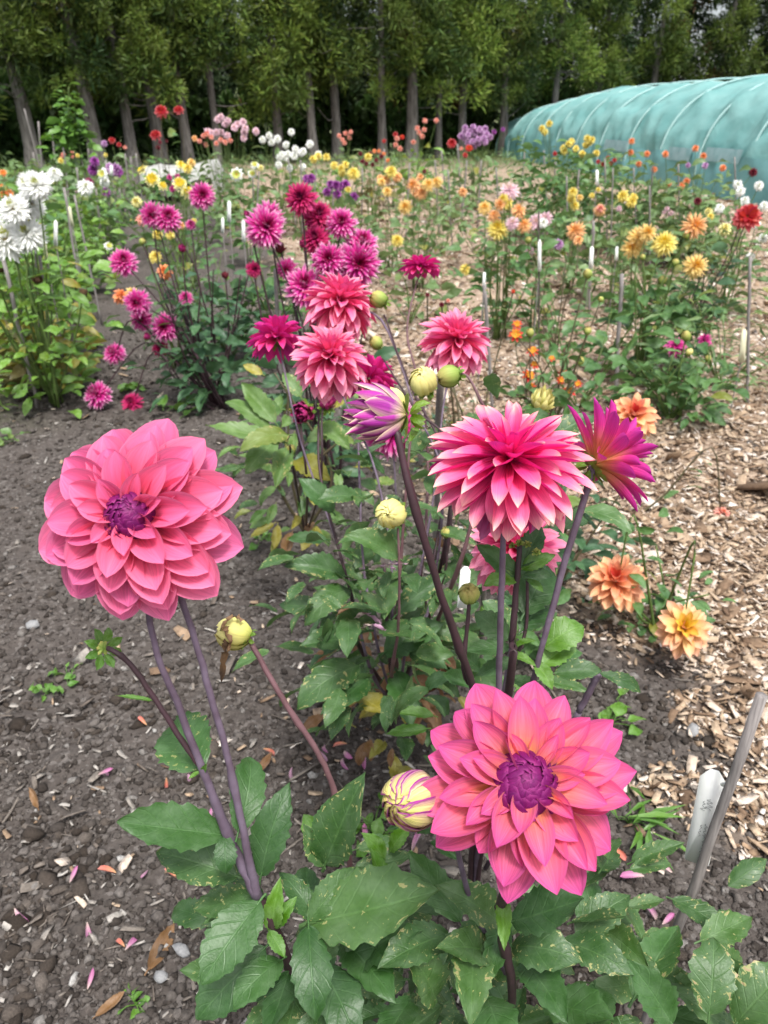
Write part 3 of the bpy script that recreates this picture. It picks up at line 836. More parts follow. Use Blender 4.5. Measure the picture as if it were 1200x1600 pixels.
c = s.mix(s.attr('chip'), soil, chips); c = s.mix(s.attr('weed'), c, weed)
hgt = s.math('ADD', s.math('MULTIPLY', gr, 0.8), s.math('MULTIPLY', chip_n.outputs['Distance'], 0.8))
GM = s.bsdf(c, 0.95, 0.2, s.bump(hgt, 0.9, 0.012))
far_w = np.clip((np.hypot(X, Y) - 26) / 8, 0, 1)
tag(world('ground', V, F, GM, None, {'chip': chip_mask(X, Y).ravel() * (1 - far_w.ravel()), 'weed': np.maximum(weed_mask(X, Y), far_w).ravel()}), kind='structure')

# soil clods, pebbles, wood chips: nobody could count them
def sample_ground(n, y0, y1, mask, pw=1.0, margin=0.35):
    out = []; got = 0
    while got < n:
        m = 40000
        t = rng.uniform(0, 1, m)
        a = 1 - pw
        y = y0 * (y1 / y0) ** t if abs(a) < 1e-6 else (y0 ** a + t * (y1 ** a - y0 ** a)) ** (1 / a)
        half = 0.50 * (y * 0.9 + 0.62) + margin
        x = rng.uniform(-1, 1, m) * half
        k = rng.uniform(0, 1, m) < mask(x, y)
        out.append(np.stack([x[k], y[k]], 1)); got += k.sum()
    return np.concatenate(out)[:n]
def ico():
    V = [(0, 0, 1), (1, 0, 0), (0, 1, 0), (-1, 0, 0), (0, -1, 0), (0, 0, -1)]
    F = [(0, 1, 2), (0, 2, 3), (0, 3, 4), (0, 4, 1), (5, 2, 1), (5, 3, 2), (5, 4, 3), (5, 1, 4)]
    V = [np.array(v, float) for v in V]; mid = {}; F2 = []
    def m(a, b):
        k = (min(a, b), max(a, b))
        if k not in mid: mid[k] = len(V); V.append(unit(V[a] + V[b]))
        return mid[k]
    for a, b, c in F:
        ab, bc, ca = m(a, b), m(b, c), m(c, a)
        F2 += [(a, ab, ca), (ab, b, bc), (ca, bc, c), (ab, bc, ca)]
    return np.array(V), np.array(F2)
IV, IF = ico()
def clods(name, xy, size, mat, squash=0.7):
    n = len(xy); k = len(IV)
    sc = size[:, None] * rng.uniform(0.6, 1.4, (n, 3)) * np.array([1, 1, squash])
    lump = 1 + rng.normal(0, 0.22, (n, k))
    a = rng.uniform(0, 2 * PI, n)
    Vv = IV[None] * lump[..., None] * sc[:, None, :]
    c_, s_ = np.cos(a)[:, None], np.sin(a)[:, None]
    Xr = Vv[..., 0] * c_ - Vv[..., 1] * s_; Yr = Vv[..., 0] * s_ + Vv[..., 1] * c_
    z = gh_fine(xy[:, 0], xy[:, 1]) * np.clip((7 - np.hypot(xy[:, 0], xy[:, 1])) / 3, 0.0, 1)
    Vv = np.stack([Xr + xy[:, 0:1], Yr + xy[:, 1:2], Vv[..., 2] + (z + size * 0.25)[:, None]], -1).reshape(-1, 3)
    Ff = (IF[None] + (np.arange(n) * k)[:, None, None]).reshape(-1, 3)
    return tag(world(name, Vv, Ff, mat, None, {'prand': np.repeat(rng.uniform(0, 1, n), k)}, smooth=False), kind='stuff')
def stuff_mat(name, stops, rough=0.95, bump=0.8, sc=150.0):
    s = NT(name); pr = s.attr('prand'); nz = s.noise(s.pos(), sc, 5.0, 0.65)
    c = s.ramp(pr, stops); c = s.hsv(c, 0.5, 1.0, s.rng(nz, 0.65, 1.35, 0.3, 0.7))
    return s.bsdf(c, rough, 0.2, s.bump(nz, bump, 0.004))
SOIL_M = stuff_mat('soil_clod', [(0, (0.032, 0.026, 0.022)), (0.5, (0.070, 0.060, 0.053)), (0.94, (0.118, 0.104, 0.094)), (0.99, (0.19, 0.178, 0.165)), (1, (0.38, 0.37, 0.35))])
SOIL_L = stuff_mat('dark_soil_lump', [(0, (0.030, 0.023, 0.018)), (0.7, (0.062, 0.050, 0.041)), (1, (0.11, 0.093, 0.080))], sc=260.0)
CHIP_M = stuff_mat('wood_chip', [(0, (0.11, 0.070, 0.046)), (0.3, (0.27, 0.185, 0.12)), (0.65, (0.44, 0.335, 0.235)), (0.9, (0.58, 0.49, 0.41)), (1, (0.70, 0.64, 0.57))], sc=80)
STRAW_M = stuff_mat('grey_chip', [(0, (0.10, 0.080, 0.066)), (0.6, (0.20, 0.175, 0.15)), (1, (0.42, 0.395, 0.36))], sc=80)
n = 36000
xy = sample_ground(n, 0.8, 7.5, lambda x, y: 1 - 0.75 * chip_mask(x, y), 1.5)
clods('soil_clods', xy, np.minimum(.011, np.exp(rng.normal(math.log(0.0040), 0.55, n))) * (0.75 + 0.25 * xy[:, 1]) ** 0.6, SOIL_M)
n = 2000
xy = sample_ground(n, 0.8, 6.5, lambda x, y: (1 - chip_mask(x, y)) * (vnoise(x * 4, y * 4, 77) > .52), 1.6)
clods('soil_lumps', xy, np.minimum(.024, np.exp(rng.normal(math.log(0.0085), 0.40, n))), SOIL_L, .62)
def chips(name, xy, L, mat, ratio=(0.2, 0.6), thick=0.14, tilt=0.35):
    n = len(xy)
    nv_ = 6
    x0 = np.array([[-.5, -.5, 0], [-.1, -.55, .05], [.5, -.35, 0], [.5, .35, 0], [.05, .5, .05], [-.5, .45, 0]])
    T = np.concatenate([x0 + [0, 0, .5], x0 - [0, 0, .5]])
    T = T[None] * (1 + rng.normal(0, 0.10, (n, 12, 1)))
    Wd = L * rng.uniform(*ratio, n)
    sc = np.stack([L, Wd, np.minimum(Wd, L * 0.3) * thick * rng.uniform(0.5, 1.6, n) + 0.0008], 1)
    Vv = T * sc[:, None, :]
    Vv[..., 2] += (Vv[..., 0] / L[:, None]) ** 2 * (L * rng.normal(0, 0.14, n))[:, None]
    a, t, t2 = rng.uniform(0, 2 * PI, n), rng.normal(0, tilt, n), rng.normal(0, tilt, n)
    def rot(Vv, i, j, a):
        c_, s_ = np.cos(a)[:, None], np.sin(a)[:, None]
        p, q = Vv[..., i].copy(), Vv[..., j].copy()
        Vv[..., i] = p * c_ - q * s_; Vv[..., j] = p * s_ + q * c_
    rot(Vv, 0, 2, t); rot(Vv, 1, 2, t2); rot(Vv, 0, 1, a)
    z = gh_fine(xy[:, 0], xy[:, 1]) * np.clip((7 - np.hypot(xy[:, 0], xy[:, 1])) / 3, 0, 1) + np.abs(rng.normal(0, 0.006, n)) + 0.004 + np.abs(np.sin(t)) * L * 0.25
    Vv += np.stack([xy[:, 0], xy[:, 1], z], 1)[:, None, :]
    F4 = [[i, (i + 1) % 6, 6 + (i + 1) % 6, 6 + i][::-1] for i in range(6)] + [[0, 1, 4, 5], [1, 2, 3, 4], [11, 10, 7, 6], [10, 9, 8, 7]]
    Ff = (np.array(F4)[None] + (np.arange(n) * 12)[:, None, None]).reshape(-1, 4)
    return tag(world(name, Vv.reshape(-1, 3), Ff, mat, None, {'prand': np.repeat(rng.uniform(0, 1, n), 12)}, smooth=False), kind='stuff')
n = 46000
xy = sample_ground(n, 1.1, 18, lambda x, y: np.maximum(0.005, chip_mask(x, y)) * (x < 5 + y), 1.35)
chips('wood_chips', xy, np.exp(rng.normal(math.log(0.0155), 0.55, n)) * (0.8 + 0.2 * xy[:, 1]) ** 0.75, CHIP_M)
n = 2600
xy = sample_ground(n, 0.8, 9, lambda x, y: (1 - chip_mask(x, y)) * (0.25 + 0.75 * (vnoise(x * 1.5, y * 1.5, 12) > 0.5)), 1.5)
chips('bark_litter', xy, np.exp(rng.normal(math.log(0.011), 0.6, n)) * (0.8 + 0.2 * xy[:, 1]) ** 0.7, STRAW_M, (0.12, 0.5))
n = 170
xy = sample_ground(n, 0.9, 9, lambda x, y: np.ones_like(x), 1.2)
chips('straw_litter', xy, rng.uniform(0.03, 0.10, n), STRAW_M, (0.03, 0.07), 0.5, 0.12)

# low weeds and grass under the far rows
def weeds(name, n, y0, y1, mask, L, mat, tmpl, pw=1.0, h=0.12, seed=0):
    xy = sample_ground(n, y0, y1, mask, pw, 1.0)
    a = rng.uniform(0, 2 * PI, n)
    base = np.stack([xy[:, 0], xy[:, 1], gh(xy[:, 0], xy[:, 1]) + rng.uniform(0, h, n) ** 1.0], 1)
    yd = np.stack([np.cos(a), np.sin(a), rng.uniform(-0.2, 1.2, n)], 1)
    nd = np.stack([rng.normal(0, .4, n), rng.normal(0, .4, n), np.ones(n)], 1)
    Vv, Ff, at = scatter(tmpl, base, yd, nd, L * rng.uniform(0.5, 1.4, n) * (0.7 + 0.04 * xy[:, 1]), seed)
    Vv[:, 2] = np.maximum(Vv[:, 2], 0.0)
    return tag(world(name, Vv, Ff, M[mat], None, at), kind='stuff')
def bed(x, y):
    s = row_s(x, y); ph = (s / 1.55) % 1.0
    return (np.clip((0.5 - np.abs(ph - 0.35)) * 2, 0, 1) ** 1.2) * (vnoise(x * .8, y * .8, 21) > 0.40) * (s > 1.9) * (y > 6)
weeds('ground_weeds', 3000, 4.2, 24, lambda x, y: np.maximum(weed_mask(x + .35, y) * (0.3 + 0.7 * (vnoise(x * 1.1, y * 1.1, 33) > .45)), 0.004), 0.075, 'fol_bright', TINY, 1.2, 0.16, 3)
weeds('grass', 7000, 13, 34, lambda x, y: np.maximum(bed(x, y) * .35, np.clip((y - 19) / 5, 0, 0.9)), 0.13, 'fol_far', FERN, 0.6, 0.30, 4)

# ---------------------------------------------------------------- belt of conifers
BARK = plain('grey_conifer_bark', (0.20, 0.185, 0.17), (0.040, 0.034, 0.030), 9, 0.95, 1.0, 0.03, stretch=(2.2, 2.2, 0.22))
BARK_D = plain('shade_tinted_conifer_bark', (0.12, 0.095, 0.08), (0.045, 0.036, 0.03), 14, 0.95, 1.0, 0.03, stretch=(2.2, 2.2, 0.22))  # back-row bark, its shade put into the colour
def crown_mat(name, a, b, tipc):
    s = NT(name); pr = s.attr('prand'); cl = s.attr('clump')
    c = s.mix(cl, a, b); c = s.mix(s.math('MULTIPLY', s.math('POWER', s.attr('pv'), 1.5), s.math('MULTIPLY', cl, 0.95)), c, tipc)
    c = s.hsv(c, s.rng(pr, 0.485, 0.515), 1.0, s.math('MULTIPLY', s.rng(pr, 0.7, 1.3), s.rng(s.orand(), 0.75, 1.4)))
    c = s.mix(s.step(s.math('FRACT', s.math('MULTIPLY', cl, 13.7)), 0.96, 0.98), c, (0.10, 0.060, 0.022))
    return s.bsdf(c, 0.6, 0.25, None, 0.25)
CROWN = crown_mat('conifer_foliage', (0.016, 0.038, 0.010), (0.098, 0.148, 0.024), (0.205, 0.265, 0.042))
CROWN_D = crown_mat('shade_tinted_conifer_foliage', (0.012, 0.025, 0.010), (0.026, 0.046, 0.016), (0.045, 0.070, 0.022))  # back-row foliage in darker greens, the shade painted into the colour
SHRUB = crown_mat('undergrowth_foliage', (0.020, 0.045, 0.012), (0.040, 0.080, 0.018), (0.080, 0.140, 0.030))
BLADE = (np.array([[-.5, 0, 0], [.5, 0, 0], [-.62, .5, .08], [.62, .5, .08], [0, 1, 0]], float), np.array([[0, 1, 3, 2]]), np.array([[2, 3, 4]]))
def clumps(cents, dirs, sizes, n_b, L, Wb, r):
    """feathery sprays: blades fanned about each clump's direction"""
    k = len(cents)
    o = np.repeat(np.arange(k), n_b)
    m = len(o)
    d = r.normal(0, 1, (m, 3)); d /= np.linalg.norm(d, axis=1)[:, None]
    d = d + dirs[o] * 0.5 + np.array([0, 0, 0.15]); d /= np.linalg.norm(d, axis=1)[:, None]
    base = cents[o] + d * (sizes[o] * r.uniform(0.10, 0.80, m) ** 0.8)[:, None]
    y = d + r.normal(0, 0.55, (m, 3)); y /= np.linalg.norm(y, axis=1)[:, None]
    nrm = r.normal(0, 1, (m, 3)) + np.array([0, -0.4, 0.6])
    x = np.cross(y, nrm); x /= np.linalg.norm(x, axis=1)[:, None] + 1e-9
    ll = L * r.uniform(0.5, 1.3, m) * (sizes[o] / sizes.mean())
    BV, B4, B3 = BLADE
    z = np.cross(x, y)
    Vv = base[:, None, :] + BV[None, :, 0:1] * (x * (Wb * ll / L)[:, None])[:, None, :] + BV[None, :, 1:2] * (y * ll[:, None])[:, None, :] + BV[None, :, 2:3] * (z * ll[:, None])[:, None, :]
    off = (np.arange(m) * 5)[:, None, None]
    cl = r.uniform(0, 1, k)
    at = {'prand': np.repeat(r.uniform(0, 1, m), 5), 'clump': np.repeat(cl[o], 5), 'pv': np.tile(BV[:, 1], m)}
    return Vv.reshape(-1, 3), [(B4[None] + off).reshape(-1, 4), (B3[None] + off).reshape(-1, 3)], at
def crown_mesh(seed, zc, zt, rad, n_c, mat, n_b=46, L=0.34, Wb=0.075, low_bias=1.7):
    r = np.random.default_rng(seed)
    t = r.uniform(0, 1, n_c) ** low_bias
    z = zc + (zt - zc) * t
    a = r.uniform(0, 2 * PI, n_c)
    lump = 0.75 + 0.35 * np.sin(a * 2 + seed) * np.sin(z * 1.7 + seed) + 0.15 * r.normal(0, 1, n_c)
    rr = rad * np.clip(1.05 - 0.75 * t ** 1.3, 0.1, 1) * r.uniform(0.25, 1.0, n_c) ** 0.55 * lump
    z = z - 0.20 * rr + 0.35 * np.sin(a * 3 + seed * 2.1)
    cents = np.stack([rr * np.cos(a), rr * np.sin(a), z], 1)
    dirs = np.stack([np.cos(a), np.sin(a), -0.1 + r.normal(0, .3, n_c)], 1)
    Vv, Ff, at = clumps(cents, dirs, r.uniform(0.25, 0.80, n_c), n_b, L, Wb, r)
    return new_mesh('crown', Vv, Ff, mat, at)
def trunk_mesh(seed, h, r0, mat):
    r = np.random.default_rng(seed)
    z = np.linspace(-0.1, h, 26)
    pts = np.stack([0.05 * np.sin(z * 0.8 + seed), 0.05 * np.cos(z * 0.6 + seed), z], 1)
    rad = r0 * np.clip(1.0 - z / h * 0.85, 0.06, 1) * (1 + 0.55 * np.exp(-np.maximum(z, 0) * 3.0))
    paths = [(pts, rad, 12)]
    Vs, Fs = tube(pts, rad, 14, cap=False, wob=0.05); Fs = Fs[0]
    return Vs, Fs
def limb_mesh(seed, zlo, zhi, n, L):
    r = np.random.default_rng(seed); ps = []
    for _ in range(n):
        z = r.uniform(zlo, zhi); a = r.uniform(0, 2 * PI); l = L * r.uniform(0.5, 1.3)
        t = np.linspace(0, 1, 6)[:, None]
        d = np.array([math.cos(a), math.sin(a), 0]); dz = r.uniform(-0.35, 0.45)
        ps.append((np.array([0, 0, z]) + d * l * t + np.array([0, 0, 1]) * (dz * l * t + 0.25 * l * t ** 2) + r.normal(0, 0.02, (6, 3)), [0.028, 0.008], 5))
    return tubes(ps)
ORD = ['first', 'second', 'third', 'fourth', 'fifth', 'sixth', 'seventh', 'eighth', 'ninth', 'tenth', 'eleventh', 'twelfth', 'thirteenth', 'fourteenth', 'fifteenth', 'sixteenth', 'seventeenth', 'eighteenth', 'nineteenth', 'twentieth']
CR = [crown_mesh(i, 2.75, 8.5, 1.35, 100, CROWN, 190, 0.17, 0.024, 1.6) for i in range(4)]
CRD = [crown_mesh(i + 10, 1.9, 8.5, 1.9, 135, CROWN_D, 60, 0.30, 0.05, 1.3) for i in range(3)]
LIMB = []
for i in range(3):
    ms = []
    for q in range(8):
        V_, F_ = limb_mesh(i * 20 + q, 0.9, 4.2, 1, 1.1); ms.append(new_mesh('branch', V_, F_, BARK))
    LIMB.append(ms)
TRK = []
for i in range(4):
    V_, F_ = trunk_mesh(i, 9.0, 0.24, BARK); TRK.append(new_mesh('trunk', V_, F_, BARK))
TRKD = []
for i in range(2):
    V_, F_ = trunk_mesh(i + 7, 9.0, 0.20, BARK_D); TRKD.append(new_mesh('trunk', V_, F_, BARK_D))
def tree(px, y, wid, lean, i, label, group, dark=False, dz=0.0, crown=True):
    u = (px - 600) / FPX
    p0 = PY(px, 215, y); x = p0[0]
    t = empty('conifer_tree', (x, y, 0), label, 'tree', group)
    t.rotation_euler = (0, lean, rng.uniform(-0.1, 0.1))
    def part(n, me, sc, rz, dzz=0.0):
        o = bpy.data.objects.new(n, me); COL.objects.link(o); o.parent = t
        o.rotation_euler = (0, 0, rz); o.scale = sc; o.location = (0, 0, dzz); return o
    k = wid / 0.24 * .78
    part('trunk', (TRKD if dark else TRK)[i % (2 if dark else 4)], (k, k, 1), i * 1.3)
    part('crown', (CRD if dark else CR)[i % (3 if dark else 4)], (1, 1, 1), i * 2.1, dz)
    if not dark:
        for me in LIMB[i % 3]: part('branch', me, (1, 1, 1), i * 1.7)
    return t
# x of the trunk in the photo, distance, trunk radius, lean, crown shift
FT = [(-60, 25.5, .24, -.05, 0), (48, 25.0, .27, -.07, .1), (150, 25.6, .28, -.10, -.3), (205, 26.4, .22, -.06, .2), (247, 27.0, .24, -.06, .0), (290, 27.8, .22, -.04, .35), (338, 28.2, .17, -.03, .1),
      (434, 29.0, .21, -.02, -.25), (488, 29.6, .20, -.02, -.3), (525, 30.2, .22, -.01, .5), (596, 31.0, .20, .0, .3), (642, 31.4, .29, .0, .2), (686, 32.4, .16, .0, -.1), (722, 33.0, .20, .0, .15), (786, 34.0, .22, .0, .0),
      (862, 35.5, .20, .01, .2), (930, 37.0, .21, .0, .1), (1010, 38.5, .22, .01, .0), (1110, 40.0, .24, .02, .2), (1220, 41.0, .24, .0, .1)]
for i, (px, y, w, ln, dz) in enumerate(FT):
    hue = 'behind the teal tunnel' if px > 800 else ('at the left edge of the field' if px < 200 else 'behind the dahlia field')
    dz = dz + (-.55, .35, -.15, .6, -.35, .15, .5)[i % 7]
    tree(px, y, w, ln, i, f'conifer with bare grey trunk, {ORD[i]} from the left in the front tree row', 'conifers in the front tree row', False, dz)
for i in range(20):
    px = -60 + i * 70 + rng.uniform(-18, 18)
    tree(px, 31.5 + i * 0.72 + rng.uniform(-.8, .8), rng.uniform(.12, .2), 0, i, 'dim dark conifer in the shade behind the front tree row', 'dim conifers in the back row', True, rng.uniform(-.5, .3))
# undergrowth shrubs among the trunks
SH = []
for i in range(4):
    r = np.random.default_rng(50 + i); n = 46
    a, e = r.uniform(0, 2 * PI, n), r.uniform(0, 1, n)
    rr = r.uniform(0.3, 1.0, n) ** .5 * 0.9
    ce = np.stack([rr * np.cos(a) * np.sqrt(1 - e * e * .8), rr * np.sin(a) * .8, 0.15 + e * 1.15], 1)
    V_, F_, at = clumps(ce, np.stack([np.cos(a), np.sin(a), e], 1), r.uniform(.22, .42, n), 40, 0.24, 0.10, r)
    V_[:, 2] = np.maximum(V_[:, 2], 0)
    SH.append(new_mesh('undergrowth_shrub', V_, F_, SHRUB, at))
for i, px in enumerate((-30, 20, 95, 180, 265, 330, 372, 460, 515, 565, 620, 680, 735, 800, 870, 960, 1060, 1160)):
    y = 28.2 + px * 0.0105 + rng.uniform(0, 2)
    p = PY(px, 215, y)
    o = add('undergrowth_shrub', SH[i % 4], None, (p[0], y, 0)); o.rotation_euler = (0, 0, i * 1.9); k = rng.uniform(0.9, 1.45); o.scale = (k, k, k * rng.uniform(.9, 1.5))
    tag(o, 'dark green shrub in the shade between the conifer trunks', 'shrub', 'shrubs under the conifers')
# a lit slope seen in slivers behind the trees
hx = np.linspace(-60, 80, 60); hy = np.linspace(47, 110, 20)
HX, HY = np.meshgrid(hx, hy)
HZ = 4.4 * np.clip((HY - 47) / 40, 0, 1) ** 0.9 + 1.2 * (vnoise(HX * .1, HY * .1, 3) - .5) * np.clip((HY - 47) / 10, 0, 1) - 0.05
i = np.arange(19)[:, None] * 60; j = np.arange(59)[None, :]; b = i + j
tag(world('hillside', np.stack([HX, HY, HZ], -1).reshape(-1, 3), np.stack([b, b + 1, b + 61, b + 60], -1).reshape(-1, 4), plain('hillside_grass', (0.09, 0.13, 0.04), (0.16, 0.17, 0.09), 0.35, 0.95, 0)), kind='structure')

# ---------------------------------------------------------------- teal shade-cloth tunnel
def tn(s_, t, z): return np.array([8.3 * .9936 + s_ * .9936 - .113 * t, 8.3 * .113 + s_ * .113 + .9936 * t, z])
T0, T1, TW, TH = 5.5, 34.0, 5.2, 2.22
def prof(t):
    """half width, height at a station; the far end is drawn in"""
    f = np.clip((T1 - t) / 8.0, 0, 1)
    return TW / 2 * (0.90 + 0.10 * f ** .6), TH * (0.70 + 0.30 * f ** .6)
SP_H = 1.9
def tunnel_cover(a0, a1, off=0.0, nt=240, na=44, name='cover', closed=False):
    ts = np.linspace(T0, T1, nt); an = np.linspace(a0, a1, na)
    Vv = []
    for t in ts:
        w, h = prof(t); ph = (t - T0) % SP_H / SP_H
        sag = 0.075 * math.sin(PI * ph) ** 0.8
        for k, a in enumerate(an):
            ca, sa = math.cos(a), math.sin(a)
            wr = 0.045 * (vnoise(t * 1.3 + a * 2.5, a * 5.0 - t * .4, 40) - .5) + 0.034 * (vnoise(t * 4 - a * 4, a * 7, 41) - .5)
            q = 1 - (sag * (0.3 + 0.7 * sa) - wr * 1.6) / 1.5 + off
            Vv.append(tn(w - w * np.sign(ca) * abs(ca) ** 0.85 * q, t, h * max(sa, 0) ** 0.72 * q))
    i = np.arange(nt - 1)[:, None] * na; j = np.arange(na - 1)[None, :]; b = i + j
    return np.array(Vv), np.stack([b, b + 1, b + na + 1, b + na], -1).reshape(-1, 4)
s = NT('teal_shade_cloth')
po = s.pos(); nz = s.noise(po, 1.6, 4.0); weave = s.noise(po, 60.0, 2.0)
c = s.mix(s.rng(nz, 0, 1, .3, .7), (0.175, 0.40, 0.385), (0.265, 0.49, 0.47))
c = s.hsv(c, .5, 1.0, s.rng(weave, .9, 1.1))
CLOTH = s.bsdf(c, 0.62, 0.3, s.bump(s.noise(po, 5.0, 4.0), 0.45, 0.05), 0.30, s.hsv(c, .5, 1.1, 1.2))
SKIRT = plain('dark_teal_skirt_cloth', (0.16, 0.38, 0.385), (0.22, 0.45, 0.455), 3, 0.6, 0.4, 0.03, trans=0.2)
PALE = plain('clear_plastic_patch', (0.42, 0.57, 0.59), (0.24, 0.43, 0.44), 5, 0.3, 0.5, 0.02, trans=0.2)
METAL = plain('pale_green_metal_hoop', (0.38, 0.56, 0.54), (0.31, 0.49, 0.47), 8, 0.5, 0.2, 0.002)
o0 = tn(2.6, 16, 0)
tun = empty('tunnel_greenhouse', o0, 'long teal shade-cloth tunnel with ribbed hoops beside the conifers', 'greenhouse')
V_, F_ = tunnel_cover(0.21, PI - 0.02)
world('cover', V_, F_, CLOTH, tun)
V_, F_ = tunnel_cover(0.0, 0.22, 0.004, 240, 8); world('skirt', V_, F_, SKIRT, tun)
for t in np.arange(T0, T1 + 0.01, SP_H):
    w, h = prof(t)
    an = np.linspace(0, PI, 40)
    pts = [tn(w - w * math.copysign(abs(math.cos(a)) ** .85, math.cos(a)) * 1.006, t, h * math.sin(a) ** .72 * 1.006) for a in an]
    V_, F_ = tube(pts, 0.019, 6, cap=False); world('hoop', V_, F_, METAL, tun)
for ta, tb, a0, a1 in ((12.6, 14.0, .15, .28), (15.2, 16.6, .17, .27), (17.2, 18.3, .15, .25), (20.6, 22.2, .17, .27)):
    g = []
    for t in np.linspace(ta, tb, 8):
        w, h = prof(t)
        for a in np.linspace(a0, a1, 5):
            q = 1.022 + .006 * vnoise(t * 6, a * 20, 8)
            g.append(tn(w - w * abs(math.cos(a)) ** .85 * q, t, h * math.sin(a) ** .72 * q))
    i = np.arange(7)[:, None] * 5; j = np.arange(4)[None, :]; b = i + j
    world('clear_panel', np.array(g), np.stack([b, b + 1, b + 6, b + 5], -1).reshape(-1, 4), PALE, tun)
# far end sheet and near end sheet
for t, nm in ((T1, 'end_sheet'), (T0, 'end_sheet')):
    w, h = prof(t); rows = []
    for q in np.linspace(1, 0.02, 8):
        rows += [tn(w - w * math.copysign(abs(math.cos(a)) ** .85, math.cos(a)) * q * .995, t + (.25 * (1 - q) if t > 20 else -.05), h * math.sin(a) ** .72 * q * .995) for a in np.linspace(0, PI, 24)]
    i = np.arange(7)[:, None] * 24; j = np.arange(23)[None, :]; b = i + j
    world(nm, np.array(rows), np.stack([b, b + 1, b + 25, b + 24], -1).reshape(-1, 4), CLOTH, tun)
rp = [tn(.55, 13.4, .9), tn(1.1, 12.6, 1.75), tn(1.9, 11.6, 2.16)]
V_, F_ = tube(spline(rp, 16), .022, 6, cap=False); world('rope', V_, F_, plain('grey_rope', (.42, .43, .40), None, 40), tun)

# grey tarpaulin draped over a low heap at the edge of the trees
a, bq = PY(214, 240, 16.0), PY(312, 240, 16.0)
n = 26; xs = np.linspace(a[0], bq[0] + .3, n); ys = np.linspace(15.6, 17.2, 16)
TX, TY = np.meshgrid(xs, ys); fx = (TX - xs[0]) / (xs[-1] - xs[0]); fy = (TY - ys[0]) / 1.6
TZ = (0.62 + .12 * fx) * np.clip(np.minimum(np.minimum(fx, 1 - fx) * 9, np.minimum(fy + .06, 1.02 - fy) * 7), 0.02, 1) ** .5 - .10 * np.sin(fx * PI) + .05 * (vnoise(TX * 5, TY * 5, 4) - .5)
i = np.arange(15)[:, None] * n; j = np.arange(n - 1)[None, :]; b = i + j
tag(world('tarpaulin', np.stack([TX, TY, TZ], -1).reshape(-1, 3), np.stack([b, b + 1, b + n + 1, b + n], -1).reshape(-1, 4), plain('pale_grey_tarpaulin', (.40, .40, .37), (.30, .30, .28), 3, .7, .3, .02), origin=((a + bq) / 2)), 'pale grey tarpaulin over a low heap beside the red dahlias', 'tarpaulin')
# ---------------------------------------------------------------- nearest dahlias
def px_path(*pts): return [P(*p) for p in pts]
def rad(px_w, Z): return 0.5 * px_w / FPX * Z
def leaves_px(parent, rows):
    """(x0,y0,z0, x1,y1,z1, material, wide, tilt) base and tip of a leaf"""
    for x0, y0, z0, x1, y1, z1, mat, wide, tl in rows:
        a, b = P(x0, y0, z0), P(x1, y1, z1)
        n = unit(unit(CAMP - a) * 0.8 + np.array([0, 0, 0.7]) + np.array([tl, 0, 0]))
        put_leaf(parent, a, b, n, mat, None, wide * .86)
def bush(parent, c, radii, n, Lr, mats, seed=0, wide=(0.72, 1.05), up=0.1, lo=-1.0):
    r = np.random.default_rng(seed)
    for k in range(n):
        a = r.uniform(0, 2 * PI); e = r.uniform(lo, 1.0)
        rr = r.uniform(0.35, 1.0) ** 0.6
        hz = math.sqrt(max(0.0, 1 - e * e * 0.8))
        d = np.array([math.cos(a) * hz, math.sin(a) * hz, e])
        p = np.asarray(c) + d * np.asarray(radii) * rr
        if p[2] < 0.05: p[2] = 0.05 + 0.1 * r.uniform()
        y = np.array([math.cos(a), math.sin(a), r.normal(up - 0.25, 0.35)]) + r.normal(0, 0.3, 3)
        nr = np.array([0, 0, 1.0]) + 0.5 * unit(CAMP - p) + r.normal(0, 0.35, 3)
        L = r.uniform(*Lr)
        put_leaf(parent, p, p + unit(y) * L, nr, mats[int(r.integers(len(mats)))], int(r.integers(0, 8)), r.uniform(*wide))

# --- A: the large pale-coral flower at the left front
pa = empty('dahlia_plant', (-0.06, 0.60, 0), 'dahlia with the large soft coral bloom turned left, nearest plant on the left', 'dahlia', 'dahlias in the central row')
mA = petal_mesh('flower_head', [dict(g, jit=.42, n=g['n'] + (2 if q > 2 else 0)) for q, g in enumerate(face_rings(1.0, 6, 10, 0.58, 48, 103, 0.44))], M['coral_soft'], 4, 9, 14)
V_, F_, at_ = scales(dome_scales(11, 7, .25, .10, .85), 2, 5, 8); cA = new_mesh('flower_centre', V_, F_, M['purple_centre'], at_)
locA = P(210, 808, 0.60)
rotA = frame_z(toward(locA, -0.32, 0.12), 0.35)
fA = add('flower_head', mA, pa, mw=mat4(rotA, locA, 0.0765))
def sub(par, name, me, m=None):
    o = bpy.data.objects.new(name, me); COL.objects.link(o); o.parent = par
    if m is not None: o.matrix_basis = m
    return o
sub(fA, 'flower_centre', cA); calyx(fA, 0.30, -0.16)
node = P(402, 1400, 0.755)
endA = locA - rotA[:, 2] * 0.020
stem_to(pa, [node] + px_path((388, 1340, .735), (360, 1200, .70), (322, 1060, .665), (288, 950, .635)) + [P(262, 880, .625)] , [rad(22, .75), rad(16, .7), rad(15, .63), rad(13, .62)], 'stem_bloom', 10, 30)
stem_to(pa, [node] + px_path((360, 1310, .735), (318, 1205, .70), (282, 1110, .675), (240, 1000, .64)) + [endA], [rad(26, .74), rad(18, .7), rad(15, .66), rad(13, .62)], 'stem_bloom', 10, 30)
stem_to(pa, px_path((318, 1205, .70), (286, 1160, .69), (244, 1095, .68), (205, 1040, .67), (180, 1018, .665), (168, 1013, .668)), [rad(13, .7), rad(11, .66)], 'stem_dark', 8, 26)
bb = P(160, 1013, .672)
stem_to(pa, [(-.03, .62, 0), (-.06, .60, .35), P(450, 1500, .82), P(424, 1440, .77), node], [.008, .007, rad(24, .76)], 'stem_dark', 9, 24)
